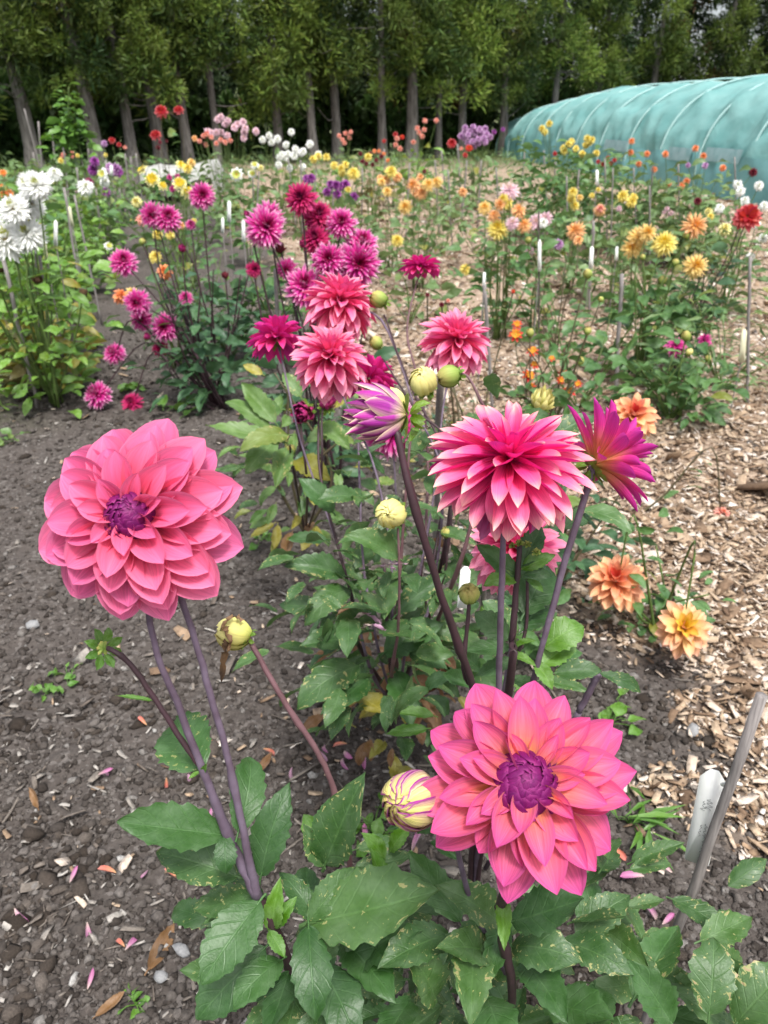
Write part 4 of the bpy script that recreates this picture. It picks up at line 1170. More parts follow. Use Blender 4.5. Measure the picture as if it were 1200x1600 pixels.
b0 = bud(pa, 'green', bb, 0.016, toward(bb, -.5, .0, -.6), 0, 'small green bud with open bracts')
for k in range(8):
    a = k * 2 * PI / 8; d = frame_z(toward(bb, -.5, 0, -.6)); dv = d[:, 0] * math.cos(a) + d[:, 1] * math.sin(a)
    put_leaf(pa, bb + dv * .005, bb + dv * .019 - d[:, 2] * .004, -d[:, 2], 'leaf_fresh', k % 8, 1.25).name = 'bract'
# wilted bud on the long mauve stem
wb = P(366, 990, .80)
stem_to(pa, px_path((388, 998, .80), (440, 1090, .81), (490, 1165, .83), (520, 1230, .85), (545, 1330, .88), (540, 1480, .95)), [rad(12, .8), rad(14, .84)], 'stem_mauve', 8, 30)
bud(pa, 'bud_yellow', wb, 0.030, unit(np.array([-.9, 0, .25])), 0.6, 'wilting pale yellow bud')
def rag(parent, pts, w, mat, name='wilted_petal', seed=0):
    r = np.random.default_rng(seed); p = spline(pts, 16); n = len(p)
    V = []
    for k in range(n):
        f = k / (n - 1); ww = w * (math.sin(PI * (0.12 + 0.86 * f)) ** .7) * (1 + .35 * r.normal())
        V += [p[k] + np.array([-ww, .002 * r.normal(), 0]), p[k] + np.array([0, -.004 + .002 * r.normal(), .001]), p[k] + np.array([ww, .002 * r.normal(), 0])]
    i = np.arange(n - 1)[:, None] * 3; j = np.arange(2)[None, :]; b = i + j
    return world(name, np.array(V), np.stack([b, b + 1, b + 4, b + 3], -1).reshape(-1, 4), M[mat], parent)
rag(pa, px_path((352, 985, .79), (353, 1010, .787), (349, 1035, .787), (347, 1062, .79)), .0042, 'wilt', seed=1)
rag(pa, px_path((358, 975, .79), (352, 985, .783), (360, 1000, .783), (356, 1018, .785)), .0028, 'leaf_dry', seed=2)
rag(pa, px_path((380, 968, .79), (366, 962, .785), (352, 972, .785), (345, 985, .787)), .0026, 'leaf_dry', seed=3)
# leaves of A, as they stand in the photo
leaves_px(pa, [
    (350, 1305, .735, 182, 1282, .70, 'leaf_dark', 1.05, 0.0), (372, 1370, .76, 232, 1330, .76, 'leaf_spot', 1.30, -.1), (352, 1305, .73, 352, 1372, .71, 'leaf_dark', 1.3, 0),
    (372, 1300, .73, 402, 1158, .77, 'leaf_dark', .95, .5), (408, 1368, .75, 450, 1224, .74, 'leaf_dark', 1.0, -.1), (406, 1408, .75, 312, 1540, .70, 'leaf_dark', 1.25, -.2),
    (482, 1447, .78, 492, 1605, .71, 'leaf_dark', .98, 0), (486, 1442, .79, 690, 1398, .74, 'leaf_spot', 1.22, .1), (482, 1438, .79, 560, 1352, .80, 'leaf_spot', 1.15, .2),
    (508, 1350, .84, 566, 1212, .80, 'leaf_spot', 1.22, .1), (506, 1352, .84, 476, 1288, .83, 'leaf_spot', 1.5, 0), (312, 1205, .71, 262, 1112, .77, 'leaf_dark', 1.5, -.2),
    (236, 1094, .68, 180, 1088, .67, 'leaf_fresh', .55, 0), (312, 1206, .70, 294, 1216, .69, 'leaf_fresh', .8, 0), (318, 1208, .70, 320, 1193, .69, 'leaf_fresh', .9, 0),
    (425, 1450, .77, 432, 1378, .75, 'leaf_fresh', .9, 0), (428, 1450, .77, 460, 1400, .765, 'leaf_fresh', 1.0, .2), (420, 1455, .77, 446, 1494, .75, 'leaf_fresh', 1.1, 0),
    (415, 1480, .80, 300, 1600, .77, 'leaf_dark', 1.25, -.1), (440, 1500, .80, 355, 1570, .75, 'leaf_dark', 1.1, -.1), (450, 1520, .82, 425, 1620, .74, 'leaf_dark', 1.1, 0), (500, 1510, .84, 560, 1620, .76, 'leaf_dark', 1.15, .1),
    (495, 1440, .80, 440, 1352, .81, 'leaf_dark', 1.1, 0), (400, 1400, .78, 305, 1420, .80, 'leaf_spot', 1.1, 0), (560, 1500, .86, 640, 1440, .80, 'leaf_dark', 1.2, 0), (540, 1470, .86, 610, 1560, .78, 'leaf_dark', 1.2, .1)])
bush(pa, (-0.085, .60, .60), (.13, .11, .14), 38, (.05, .085), ['leaf_dark', 'leaf_spot', 'leaf_spot'], 2)
bush(pa, (-0.04, .66, .32), (.14, .12, .20), 16, (.07, .10), ['leaf_dark', 'leaf_spot'], 3)

# --- B: the big pink bloom with purple centre at the lower right
pb_ = empty('dahlia_plant', (0.14, 0.60, 0), 'dahlia with the wide pink bloom and tight purple centre, low at the right front', 'dahlia', 'dahlias in the central row')
mB = petal_mesh('flower_head', [dict(g, tq=.92, W=g['W'] * .96) for g in face_rings(1.0, 5, 10, 0.50, 54, 100, 0.50)], M['coral_face'], 8, 9, 14)
V1 = scales(dome_scales(13, 8, .31, .06, .80), 3, 5, 8); V2 = petals([dict(n=9, th=52, bend=14, L=.26, W=.12, r0=.13, z0=.04, curl0=2.0, curl1=1.3, tip=2.6, ph=.3), dict(n=7, th=66, bend=16, L=.30, W=.14, r0=.14, z0=.02, curl0=2.0, curl1=1.2, tip=2.6, ph=.8)], 3, 5, 8)
V_, F_, at_ = merge([V1, V2]); cB = new_mesh('flower_centre', V_, F_, M['purple_centre'], at_)
locB = P(818, 1226, .63)
rotB = frame_z(toward(locB, 0.13, 0.17), 1.1)
fB = add('flower_head', mB, pb_, mw=mat4(rotB, locB, 0.0845))
sub(fB, 'flower_centre', cB); calyx(fB, .32, -.14)
stem_to(pb_, [locB - rotB[:, 2] * .02, P(790, 1380, .70), P(784, 1420, .74), P(786, 1470, .78), P(800, 1560, .86), (.15, .62, .35), (.14, .60, 0)], [rad(16, .65), rad(22, .72), rad(20, .8), .008], 'stem_dark', 10, 34)
sb = P(645, 1250, .655)
stem_to(pb_, [P(672, 1243, .668), P(700, 1262, .69), P(715, 1330, .74), P(740, 1420, .80), P(790, 1520, .86)], [rad(11, .67), rad(13, .8)], 'stem_bloom', 8, 26)
bud(pb_, 'bud_stripe', sb, 0.043, toward(sb, -.45, -.22, .75), .62, 'half-open bud striped cream and purple', 1.0)
leaves_px(pb_, [
    (786, 1398, .74, 786, 1482, .70, 'leaf_fresh', .75, 0), (800, 1440, .78, 915, 1408, .74, 'leaf_dark', 1.3, .1), (780, 1440, .80, 690, 1385, .77, 'leaf_spot', 1.2, -.1), (720, 1440, .80, 640, 1330, .84, 'leaf_dark', 1.0, -.1),
    (800, 1480, .82, 905, 1490, .76, 'leaf_spot', 1.15, 0), (770, 1490, .82, 690, 1470, .77, 'leaf_spot', 1.15, 0), (740, 1470, .82, 735, 1600, .74, 'leaf_spot', 1.35, 0), (700, 1460, .83, 590, 1500, .78, 'leaf_spot', 1.2, -.1),
    (820, 1500, .84, 880, 1590, .76, 'leaf_dark', 1.2, .1), (880, 1470, .84, 990, 1520, .78, 'leaf_spot', 1.2, .1), (900, 1460, .85, 985, 1390, .86, 'leaf_spot', 1.15, .1), (990, 1560, .86, 1062, 1440, .92, 'leaf_dark', 1.25, -.2),
    (1108, 1585, .84, 1120, 1452, .86, 'leaf_spot', 1.30, 0), (1150, 1600, .84, 1240, 1500, .82, 'leaf_spot', 1.3, .1), (1050, 1600, .80, 985, 1500, .80, 'leaf_dark', 1.4, 0), (1160, 1520, .92, 1110, 1480, .9, 'leaf_spot', 1.1, 0),
    (640, 1560, .84, 600, 1640, .76, 'leaf_dark', 1.2, 0), (680, 1560, .84, 640, 1490, .80, 'leaf_spot', 1.3, 0), (760, 1560, .84, 790, 1640, .76, 'leaf_dark', 1.3, 0), (930, 1540, .86, 940, 1640, .78, 'leaf_dark', 1.3, 0), (850, 1560, .86, 960, 1600, .78, 'leaf_dark', 1.2, .1),
    (610, 1400, .86, 575, 1330, .84, 'leaf_fresh', 1.0, 0), (610, 1330, .88, 640, 1290, .86, 'leaf_fresh', 1.0, 0), (600, 1340, .88, 570, 1300, .86, 'leaf_fresh', 1.1, 0)])
bush(pb_, (.17, .62, .60), (.26, .12, .11), 50, (.048, .085), ['leaf_dark', 'leaf_spot', 'leaf_spot', 'leaf_spot'], 12)
bush(pb_, (.20, .68, .36), (.28, .16, .20), 26, (.07, .10), ['leaf_dark', 'leaf_spot'], 13)
fo = foliage(pb_, [spline([(.14, .62, 0), (.12 + .07 * q, .62 + .03 * (q % 3), .66)], 12) for q in range(-2, 5)], 90, .065, 'leaf_spot', MIDL, .16, .95, .3, 79, droop=.3); fo['kind'] = 'stuff'
for xb, yb in ((.06, .60), (.22, .62), (.30, .64)):
    stem_to(pb_, [(xb, yb, .50), (xb * .9 + .01, yb, .25), (.14, .60, 0)], [.005, .007], 'stem_dark', 7, 12)

# --- D: the full hot-pink ball seen from the side, with its neighbours
pd = empty('dahlia_plant', (.17, 1.00, 0), 'dahlia with a full hot pink ball of drooping peach-tipped petals, right of centre', 'dahlia', 'dahlias in the central row')
mD = petal_mesh('flower_head', [dict(g, W=g['W'] * .80, L=g['L'] * 1.05, jit=1.2) for g in ball_rings(1.0, 10, 17, 16, 147, .42, 14, (1.7, 1.1))], M['coral_ball'], 6, 7, 12)
locD = P(797, 716, .765)
rotD = frame_z(unit(np.array([.02, -.10, 1.0])), .4)
fD = add('flower_head', mD, pd, mw=mat4(rotD, locD, (.0775, .0775, .060)))
calyx(fD, .30, -.30)
stem_to(pd, [locD - rotD[:, 2] * .02] + px_path((787, 830, .775), (783, 930, .80), (780, 1060, .86), (776, 1180, .95)) + [(.16, .98, .3), (.17, 1.0, 0)], [rad(12, .78), rad(14, .85), .006], 'stem_bloom', 9, 34)
# magenta bloom from behind, opening to the upper right
mD2 = petal_mesh('flower_head', [dict(n=5, th=8, bend=-30, L=.55, W=.24, r0=.04, z0=.1, curl0=1.6, curl1=1.6), dict(n=10, th=20, bend=4, L=.80, W=.25, r0=.05, z0=.05, curl0=1.8, curl1=1.2, tip=2.2), dict(n=13, th=42, bend=10, L=.95, W=.27, r0=.06, z0=.0, curl0=1.8, curl1=1.1, tip=2.2),
                                 dict(n=13, th=62, bend=14, L=1.0, W=.28, r0=.07, z0=-.04, curl0=1.7, curl1=1.0, tip=2.2), dict(n=8, th=82, bend=16, L=.92, W=.30, r0=.08, z0=-.08, curl0=1.6, curl1=.8, tip=2.2)], M['magenta_back'], 7, 7, 12)
locD2 = P(934, 722, .80)
fD2 = add('flower_head', mD2, pd, mw=mat4(frame_z(unit(np.array([.72, .22, .42])), .6), locD2, .062)); fD2['label'] = 'magenta flower head seen from behind, pointing right'
calyx(fD2, .34, -.12)
stem_to(pd, [locD2 - np.array([.006, 0, .006])] + px_path((922, 748, .80), (885, 870, .83), (850, 1000, .86), (828, 1085, .90), (800, 1200, .98)) + [(.17, 1.0, .3), (.17, 1.0, 0)], [rad(15, .8), rad(14, .85), .006], 'stem_bloom', 9, 34)
# purple bud leaning left on the thick stem
lb = P(592, 648, .735)
stem_to(pd, px_path((618, 672, .735), (626, 700, .735), (650, 800, .75), (690, 930, .80), (728, 1040, .86), (745, 1100, .90), (765, 1190, .97)) + [(.15, .98, .3), (.17, 1.0, 0)], [rad(16, .73), rad(17, .75), rad(18, .85), .007], 'stem_dark', 9, 36)
bud(pd, 'bud_purple', lb, 0.050, unit(np.array([-.95, -.15, .05])), .60, 'opening bud of purple and cream petals lying on its side', 1.25)
bud(pd, 'bud_yellow', P(612, 628, .755), .022, unit(np.array([-.3, 0, 1])), 0)
# dark stem with green buds behind the ball
stem_to(pd, px_path((812, 850, .86), (806, 930, .87), (800, 1000, .88), (796, 1075, .90)) + [(.165, .98, .3), (.17, 1.0, 0)], [rad(11, .86), rad(17, .88), .008], 'stem_dark', 9, 28)
stem_to(pd, px_path((824, 905, .88), (822, 980, .89), (806, 1030, .89)), [rad(5, .88), rad(6, .88)], 'stem_dark', 6, 14)
for x, y, d, z in ((811, 848, 15, .85), (824, 850, 14, .85), (838, 862, 14, .86), (800, 852, 11, .86)):
    bud(pd, 'green', P(x, y, z), d / FPX * z * 1.3, unit(np.array([rng.normal(0, .3), -.3, 1])), 0)
gb = P(733, 928, .86)
stem_to(pd, px_path((733, 938, .86), (731, 970, .865), (724, 1045, .875), (738, 1075, .89)), [rad(8, .86), rad(11, .88)], 'stem_dark', 7, 18)
bud(pd, 'bud_green', gb, .021, toward(gb, 0, .5, .7), .7)
leaves_px(pd, [
    (850, 1012, .88, 918, 968, .87, 'leaf_fresh', 1.55, 0), (845, 1040, .88, 905, 1000, .90, 'leaf_fresh', 1.3, 0), (835, 1035, .88, 868, 1075, .86, 'leaf_fresh', 1.3, 0), (866, 1052, .88, 942, 1048, .87, 'leaf_spot', 1.25, .1), (938, 1052, .88, 1012, 1082, .87, 'leaf_dark', .8, .1),
    (808, 900, .87, 745, 850, .86, 'leaf_dark', 1.0, -.2), (808, 905, .87, 755, 905, .85, 'leaf_fresh', 1.1, -.2), (815, 890, .87, 865, 862, .86, 'leaf_fresh', 1.3, .1), (815, 885, .87, 850, 820, .88, 'leaf_dark', 1.3, 0), (818, 898, .87, 866, 898, .86, 'leaf_dark', 1.1, .2),
    (818, 960, .89, 868, 870, .92, 'leaf_dark', 1.6, .1), (815, 985, .89, 858, 930, .93, 'leaf_dark', 1.5, .1), (795, 1010, .90, 726, 1022, .88, 'leaf_dark', 1.3, -.1), (795, 1000, .92, 740, 955, .93, 'leaf_dark', 1.4, -.1), (800, 1030, .92, 745, 1060, .92, 'leaf_dark', 1.4, 0), (822, 905, .88, 852, 925, .87, 'leaf_fresh', .9, .2),
    (806, 1010, .89, 836, 1000, .87, 'leaf_fresh', 1.1, 0), (800, 1022, .89, 838, 1040, .87, 'leaf_fresh', 1.1, 0), (738, 1075, .90, 690, 1050, .93, 'leaf_dark', 1.1, 0), (800, 1060, .92, 850, 1080, .92, 'leaf_dark', 1.2, 0), (780, 1010, .92, 760, 960, .94, 'leaf_fresh', 1.2, 0),
    (880, 826, .92, 925, 800, .95, 'leaf_dark', 1.2, 0), (790, 905, .9, 770, 850, .9, 'leaf_fresh', 1.0, 0), (640, 690, .745, 655, 660, .75, 'sepal', .8, 0)])
stem_to(pd, px_path((905, 1112, .92), (925, 1072, .90), (936, 1052, .89)), [rad(15, .9), rad(16, .9)], 'stem_bloom', 8, 10)
stem_to(pd, px_path((905, 1112, .92), (870, 1180, 1.0)) + [(.18, 1.0, .25)], [rad(15, .9), .006], 'stem_bloom', 8, 10)
bush(pd, (.18, 1.02, .60), (.12, .10, .14), 22, (.06, .095), ['leaf_dark', 'leaf_fresh', 'leaf_spot'], 21)
bush(pd, (.18, 1.04, .30), (.16, .14, .20), 18, (.07, .10), ['leaf_dark', 'leaf_spot'], 22)
# the coral bloom hidden behind the ball
lh = P(806, 855, 1.02)
fh = flower(pd, 'deco_coral', lh, .122, unit(np.array([0, -.5, .8])), 1); calyx(fh)
fh['label'] = 'coral bloom half hidden behind the hot pink ball'
stem_to(pd, [lh, P(806, 960, 1.04), (.17, 1.02, .3), (.17, 1.0, 0)], [.003, .005], 'stem_bloom', 7, 20)

# --- E: the cluster of coral and pink blooms in the middle of the row
pe = empty('dahlia_plant', (.04, 1.72, 0), 'many-stemmed dahlia with coral balls and yellow buds in the middle of the central row', 'dahlia', 'dahlias in the central row')
rE = np.array(pe.location)
junc = [P(613, 1080, 1.62), P(550, 940, 1.55), P(600, 880, 1.50), P(650, 960, 1.55)]
def e_flower(key, x, y, z, d, face, via, i=None, sr=.0032, m='stem_bloom', lab=None, flat=1.0):
    p = P(x, y, z); f = flower(pe, key, p, d / FPX * z, face, i, lab, flat); calyx(f, .3)
    st = stem_to(pe, [p - np.asarray(unit(face)) * .02] + px_path(*via) + [rE + np.array([.0, 0, .02])], [sr * .8, sr, sr * 1.6], m, 7, 34)
    return st
stE = []
stE.append(e_flower('deco_coral', 532, 470, 1.72, 120, unit(np.array([.2, .05, 1])), [(596, 500, 1.70), (650, 640, 1.62), (690, 740, 1.58), (680, 900, 1.6), (640, 1060, 1.66)], 0))
stE.append(e_flower('deco_coral', 516, 556, 1.55, 124, unit(np.array([.1, -.2, 1])), [(545, 640, 1.54), (585, 730, 1.52), (610, 860, 1.52), (614, 1000, 1.58)], 2))
stE.append(e_flower('deco_coral', 714, 530, 1.62, 116, unit(np.array([.15, -.15, 1])), [(692, 640, 1.62), (680, 760, 1.60), (655, 900, 1.60), (630, 1040, 1.66)], 1))
stE.append(e_flower('deco_pink', 433, 525, 1.75, 90, unit(np.array([-.05, .55, .85])), [(440, 560, 1.74), (470, 690, 1.68), (520, 830, 1.60), (552, 940, 1.56), (585, 1060, 1.62)], 0))
stE.append(e_flower('deco_pink', 578, 588, 1.72, 92, unit(np.array([.35, .5, .7])), [(560, 640, 1.70), (562, 760, 1.62), (570, 900, 1.58), (600, 1050, 1.64)], 1))
stE.append(e_flower('cactus_magenta', 616, 668, 1.92, 104, unit(np.array([.3, -.7, .6])), [(618, 760, 1.90), (620, 900, 1.80)], 1))
stE.append(e_flower('deco_pink', 658, 415, 1.95, 68, unit(np.array([-.05, .35, .95])), [(650, 446, 1.95), (636, 520, 1.92), (655, 600, 1.86), (668, 700, 1.80), (660, 880, 1.72)], 0, m='stem_mauve', flat=.7))
for key, x, y, z, d, via, lab, face in (
    ('bud_yellow', 661, 597, 1.35, 40, [(648, 625, 1.35), (640, 700, 1.36), (628, 850, 1.42), (618, 1000, 1.55)], 'round pale yellow bud', (-.2, -.6, .8)),
    ('bud_yellow', 611, 803, 1.28, 43, [(622, 826, 1.29), (624, 900, 1.32), (622, 985, 1.40), (612, 1060, 1.55)], 'round pale yellow bud with spread bracts', (-.25, -.85, .4)),
    ('bud_green', 702, 588, 1.30, 32, [(715, 582, 1.30), (732, 590, 1.30), (748, 620, 1.30), (760, 660, 1.32), (750, 760, 1.36), (700, 930, 1.5)], None, (-.8, -.3, -.1)),
    ('bud_green', 592, 468, 1.70, 24, [(600, 492, 1.70), (640, 600, 1.64), (700, 730, 1.58), (690, 900, 1.6)], None, (-.6, -.2, .4)),
    ('bud_green', 588, 536, 1.60, 19, [(598, 560, 1.60), (650, 640, 1.58), (700, 700, 1.56), (690, 880, 1.6)], None, (-.5, -.3, .6)),
    ('bud_green', 690, 728, 1.6, 14, [(690, 740, 1.6), (690, 800, 1.6), (660, 960, 1.62)], None, (0, -.3, 1)), ('bud_green', 697, 832, 1.5, 16, [(697, 842, 1.5), (694, 900, 1.52), (650, 1020, 1.62)], None, (0, -.3, 1))):
    p = P(x, y, z); bud(pe, key, p, d / FPX * z, unit(np.array(face)), .75 if d > 20 else .5, lab)
    stE.append(stem_to(pe, px_path(*via) + [rE + np.array([0, 0, .02])], [.0026, .0036, .006], 'stem_mauve' if d > 30 else 'stem_dark', 7, 30))
stE.append(stem_to(pe, px_path((498, 640, 1.62), (500, 740, 1.58), (530, 860, 1.56), (552, 945, 1.56), (556, 1000, 1.58)) + [rE], [.003, .004, .008], 'stem_dark', 8, 26))
stE.append(stem_to(pe, px_path((600, 880, 1.5), (604, 960, 1.52), (612, 1060, 1.6)) + [rE], [.004, .007], 'stem_dark', 8, 16))
leaves_px(pe, [
    (622, 872, 1.32, 545, 832, 1.26, 'leaf_spot', 1.15, 0), (560, 775, 1.5, 496, 775, 1.46, 'leaf_spot', 1.25, 0), (520, 800, 1.52, 470, 742, 1.5, 'leaf_dark', 1.2, 0), (575, 960, 1.45, 530, 985, 1.36, 'leaf_spot', 1.5, 0), (610, 900, 1.45, 600, 965, 1.38, 'leaf_spot', 1.3, 0),
    (620, 960, 1.45, 690, 890, 1.46, 'leaf_dark', 1.1, 0), (600, 975, 1.45, 640, 1000, 1.36, 'leaf_spot', 1.3, 0), (540, 900, 1.55, 445, 880, 1.5, 'leaf_spot', 1.1, 0), (545, 920, 1.55, 470, 965, 1.46, 'leaf_spot', 1.0, 0), (560, 1000, 1.52, 470, 1000, 1.44, 'leaf_spot', 1.1, 0),
    (600, 1020, 1.5, 690, 975, 1.46, 'leaf_dark', 1.35, 0), (560, 1040, 1.5, 455, 1095, 1.4, 'leaf_spot', 1.0, 0), (575, 1060, 1.5, 510, 1120, 1.40, 'leaf_dark', 1.3, 0), (620, 1050, 1.55, 645, 1130, 1.45, 'leaf_dark', 1.1, 0), (640, 1020, 1.5, 700, 1040, 1.45, 'leaf_dark', 1.1, 0),
    (560, 1085, 1.58, 610, 1120, 1.5, 'leaf_yellow', 1.1, 0), (690, 760, 1.5, 745, 730, 1.5, 'leaf_spot', 1.0, 0), (560, 720, 1.6, 605, 690, 1.6, 'leaf_dark', .8, 0), (690, 830, 1.5, 745, 850, 1.46, 'leaf_spot', 1.2, 0), (600, 740, 1.6, 560, 700, 1.6, 'leaf_dark', .7, 0)])
bush(pe, (.03, 1.60, .48), (.24, .17, .24), 44, (.055, .092), ['leaf_spot', 'leaf_dark', 'leaf_spot', 'leaf_dark', 'leaf_pale'], 31)
bush(pe, (.03, 1.62, .20), (.22, .16, .14), 22, (.07, .11), ['leaf_spot', 'leaf_dark', 'leaf_yellow', 'leaf_dry'], 32)
bush(pe, (.04, 1.58, .08), (.20, .18, .06), 14, (.06, .10), ['leaf_dry', 'leaf_dry', 'leaf_yellow'], 33)
stU = [q[::-1] for q in stE]
fo = foliage(pe, stU, 230, .078, 'leaf_spot', MIDL, .22, .60, .06, 77, droop=.35); fo['kind'] = 'stuff'
fo = foliage(pe, stU, 60, .07, 'leaf_dry', MIDL, .20, .20, .01, 78, name='withered_leaves', droop=.6); fo['kind'] = 'stuff'
for k, (x, y, z, a) in enumerate(((585, 985, 1.36, .6), (620, 890, 1.36, -.4), (600, 893, 1.37, .2), (578, 968, 1.4, 1.2))):
    rag(pe, [P(x - 20, y - 4, z), P(x - 5, y - 10, z - .01), P(x + 18, y - 6 + 10 * a, z)], .007, 'petal_fallen', 'caught_petal', k) if 'petal_fallen' in M else None

# --- F: leafy pale plant behind E, on the left of the row
pf = empty('dahlia_plant', (-.30, 2.72, 0), 'leafy dahlia with pale yellow-edged leaves and two dark half-open buds, left of the coral cluster', 'dahlia', 'dahlias in the central row')
rF = np.array(pf.location)
for key, x, y, z, d, via, face in (('bud_dark', 473, 645, 2.2, 38, [(470, 665, 2.2), (480, 760, 2.3)], (-.1, -.8, .2)), ('bud_dark', 511, 628, 2.2, 30, [(503, 650, 2.2), (500, 760, 2.25)], (.2, -.3, .8)), ('bud_green', 455, 702, 2.3, 13, [(455, 712, 2.3)], (0, -.4, 1))):
    p = P(x, y, z); bud(pf, key, p, d / FPX * z, unit(np.array(face)), .7)
    stem_to(pf, [p] + px_path(*via) + [rF], [.003, .006], 'stem_dark', 7, 18)
leaves_px(pf, [
    (440, 690, 2.2, 320, 668, 2.15, 'leaf_pale', .95, 0), (420, 670, 2.3, 350, 612, 2.3, 'leaf_pale', 1.0, 0), (430, 660, 2.3, 378, 598, 2.3, 'leaf_pale', 1.0, 0), (450, 680, 2.2, 370, 690, 2.1, 'leaf_pale', .9, 0), (430, 690, 2.3, 385, 735, 2.2, 'leaf_pale', 1.1, 0), (450, 700, 2.3, 430, 760, 2.2, 'leaf_pale', 1.1, 0),
    (440, 640, 2.4, 370, 640, 2.3, 'leaf_pale', 1.0, 0), (460, 720, 2.3, 520, 742, 2.2, 'leaf_yellow', 1.2, 0), (480, 690, 2.3, 540, 660, 2.3, 'leaf_pale', 1.1, 0), (470, 620, 2.5, 440, 580, 2.5, 'leaf_pale', 1.1, 0), (500, 660, 2.3, 545, 700, 2.25, 'leaf_pale', 1.1, 0), (410, 585, 2.6, 380, 570, 2.6, 'leaf_yellow', 1.2, 0)])
bush(pf, (-.28, 2.55, .42), (.28, .18, .26), 64, (.065, .10), ['leaf_pale', 'leaf_pale', 'leaf_spot', 'leaf_pale', 'leaf_spot', 'leaf_yellow'], 41)
bush(pf, (-.28, 2.65, .12), (.2, .16, .1), 12, (.08, .12), ['leaf_yellow', 'leaf_dry', 'leaf_pale'], 42)
for k in range(5):
    stem_to(pf, [rF + np.array([0, 0, .01]), rF + np.array([rng.normal(0, .06), -.06, .3]), rF + np.array([rng.normal(0, .14), -.12 + rng.normal(0, .05), .66])], [.007, .003], 'stem_brown', 6, 12)

# --- weathered stake with a plastic label at the right front
def stake(top, bot, w, label, group=None, mat='stake', k=7):
    t, b = np.asarray(top, float), np.asarray(bot, float)
    pts = np.linspace(b, t, 9) + rng.normal(0, 1, (9, 3)) * w * 0.10
    V_, F_ = tube(pts - b, w / 2, k, cap=True, wob=.07)
    o = world('plant_stake', V_ + b, F_, M[mat], None, origin=b)
    return tag(o, label, 'stake', group)
stk_t, stk_b = P(1189, 1086, .90), np.array(P(1189, 1086, .90)) * np.array([.90, 1.0, 0]) + np.array([0, .03, 0])
stake(stk_t, stk_b, 18 / FPX * .9, 'thick grey weathered stake with a white label tied on, right front', None, 'stake', 10)
def plate(name, c0, c1, w, th, mat, label, cat='plant label', group=None, face=None, marks=False):
    """pointed plastic label from top c0 (pointed) to bottom c1"""
    c0, c1 = np.asarray(c0, float), np.asarray(c1, float)
    y = unit(c1 - c0); n = unit(unit(CAMP - c0) + np.array([0, 0, .55])) if face is None else unit(face)
    x = unit(np.cross(y, n)); z = np.cross(x, y); L = np.linalg.norm(c1 - c0)
    o2 = [(-.16, 0), (.16, 0), (.5, .10), (.5, .98), (.42, 1), (-.42, 1), (-.5, .98), (-.5, .10)]
    V_ = [];
    for sgn in (1, -1):
        for a, b in o2: V_.append(x * a * w + y * b * L + z * sgn * th / 2 + z * .04 * w * (b - .5) ** 2)
    V_ = np.array(V_)
    cV = np.array([[y * L * .5 + z * sgn * th / 2 for sgn in (1, -1)]]).reshape(-1, 3)
    V_ = np.vstack([V_, cV])
    F3 = [(16, (i + 1) % 8, i) for i in range(8)] + [(17, 8 + i, 8 + (i + 1) % 8) for i in range(8)]
    F4 = [(i, (i + 1) % 8, 8 + (i + 1) % 8, 8 + i) for i in range(8)]
    o = world(name, V_ + c0, [np.array(F3), np.array(F4)], M[mat], None, smooth=False, origin=c0)
    tag(o, label, cat, group)
    if marks:
        r = np.random.default_rng(4); ps = []
        def scr(bx, by, n, hgt, slant):
            p = []
            for i in range(n):
                p.append(x * (bx + hgt * .5 * math.sin(i * 2.3) + r.normal(0, .02)) * w + y * (by + i * slant) * L + z * (th / 2 + .0006))
            return np.array(p)
        for bx, by, n, hh in ((-.05, .30, 9, .30), (.14, .33, 8, .14), (-.08, .56, 12, .10), (.10, .58, 10, .08), (-.1, .74, 10, .08)):
            ps.append((spline(scr(bx, by, n, hh, .014), 60), .00035, 4))
        Vm, Fm = tubes(ps)
        world('handwriting', Vm + c0, Fm, M['ink'], o)
    return o
plate('plant_label', P(1117, 1203, .99), P(1088, 1348, 1.04), 38 / FPX, .0016, 'tag', 'white pointed plastic label with faded handwriting tied to the thick grey stake', marks=True)
V_, F_ = tube([P(1128, 1226, .985), P(1146, 1222, .965), P(1158, 1226, .975)], .0025, 6); tag(world('label_tie', V_, F_, M['tag'], None, origin=P(1146, 1222, .965)), 'short pale plastic tie joining the front label to its stake', 'tie')
# label half hidden under the ball
plate('plant_label', P(728, 885, 1.35), P(722, 950, 1.37), 17 / FPX * 1.3, .0016, 'tag', 'white plastic label half hidden among leaves below the hot pink ball')
stake(P(758, 880, 1.42), G(746, 1130), 9 / FPX * 1.4, 'thin grey stake among the leaves below the hot pink ball')
stake(P(690, 560, 1.95), G(680, 870), 13 / FPX * 1.9, 'flat grey stake rising behind the yellow buds')
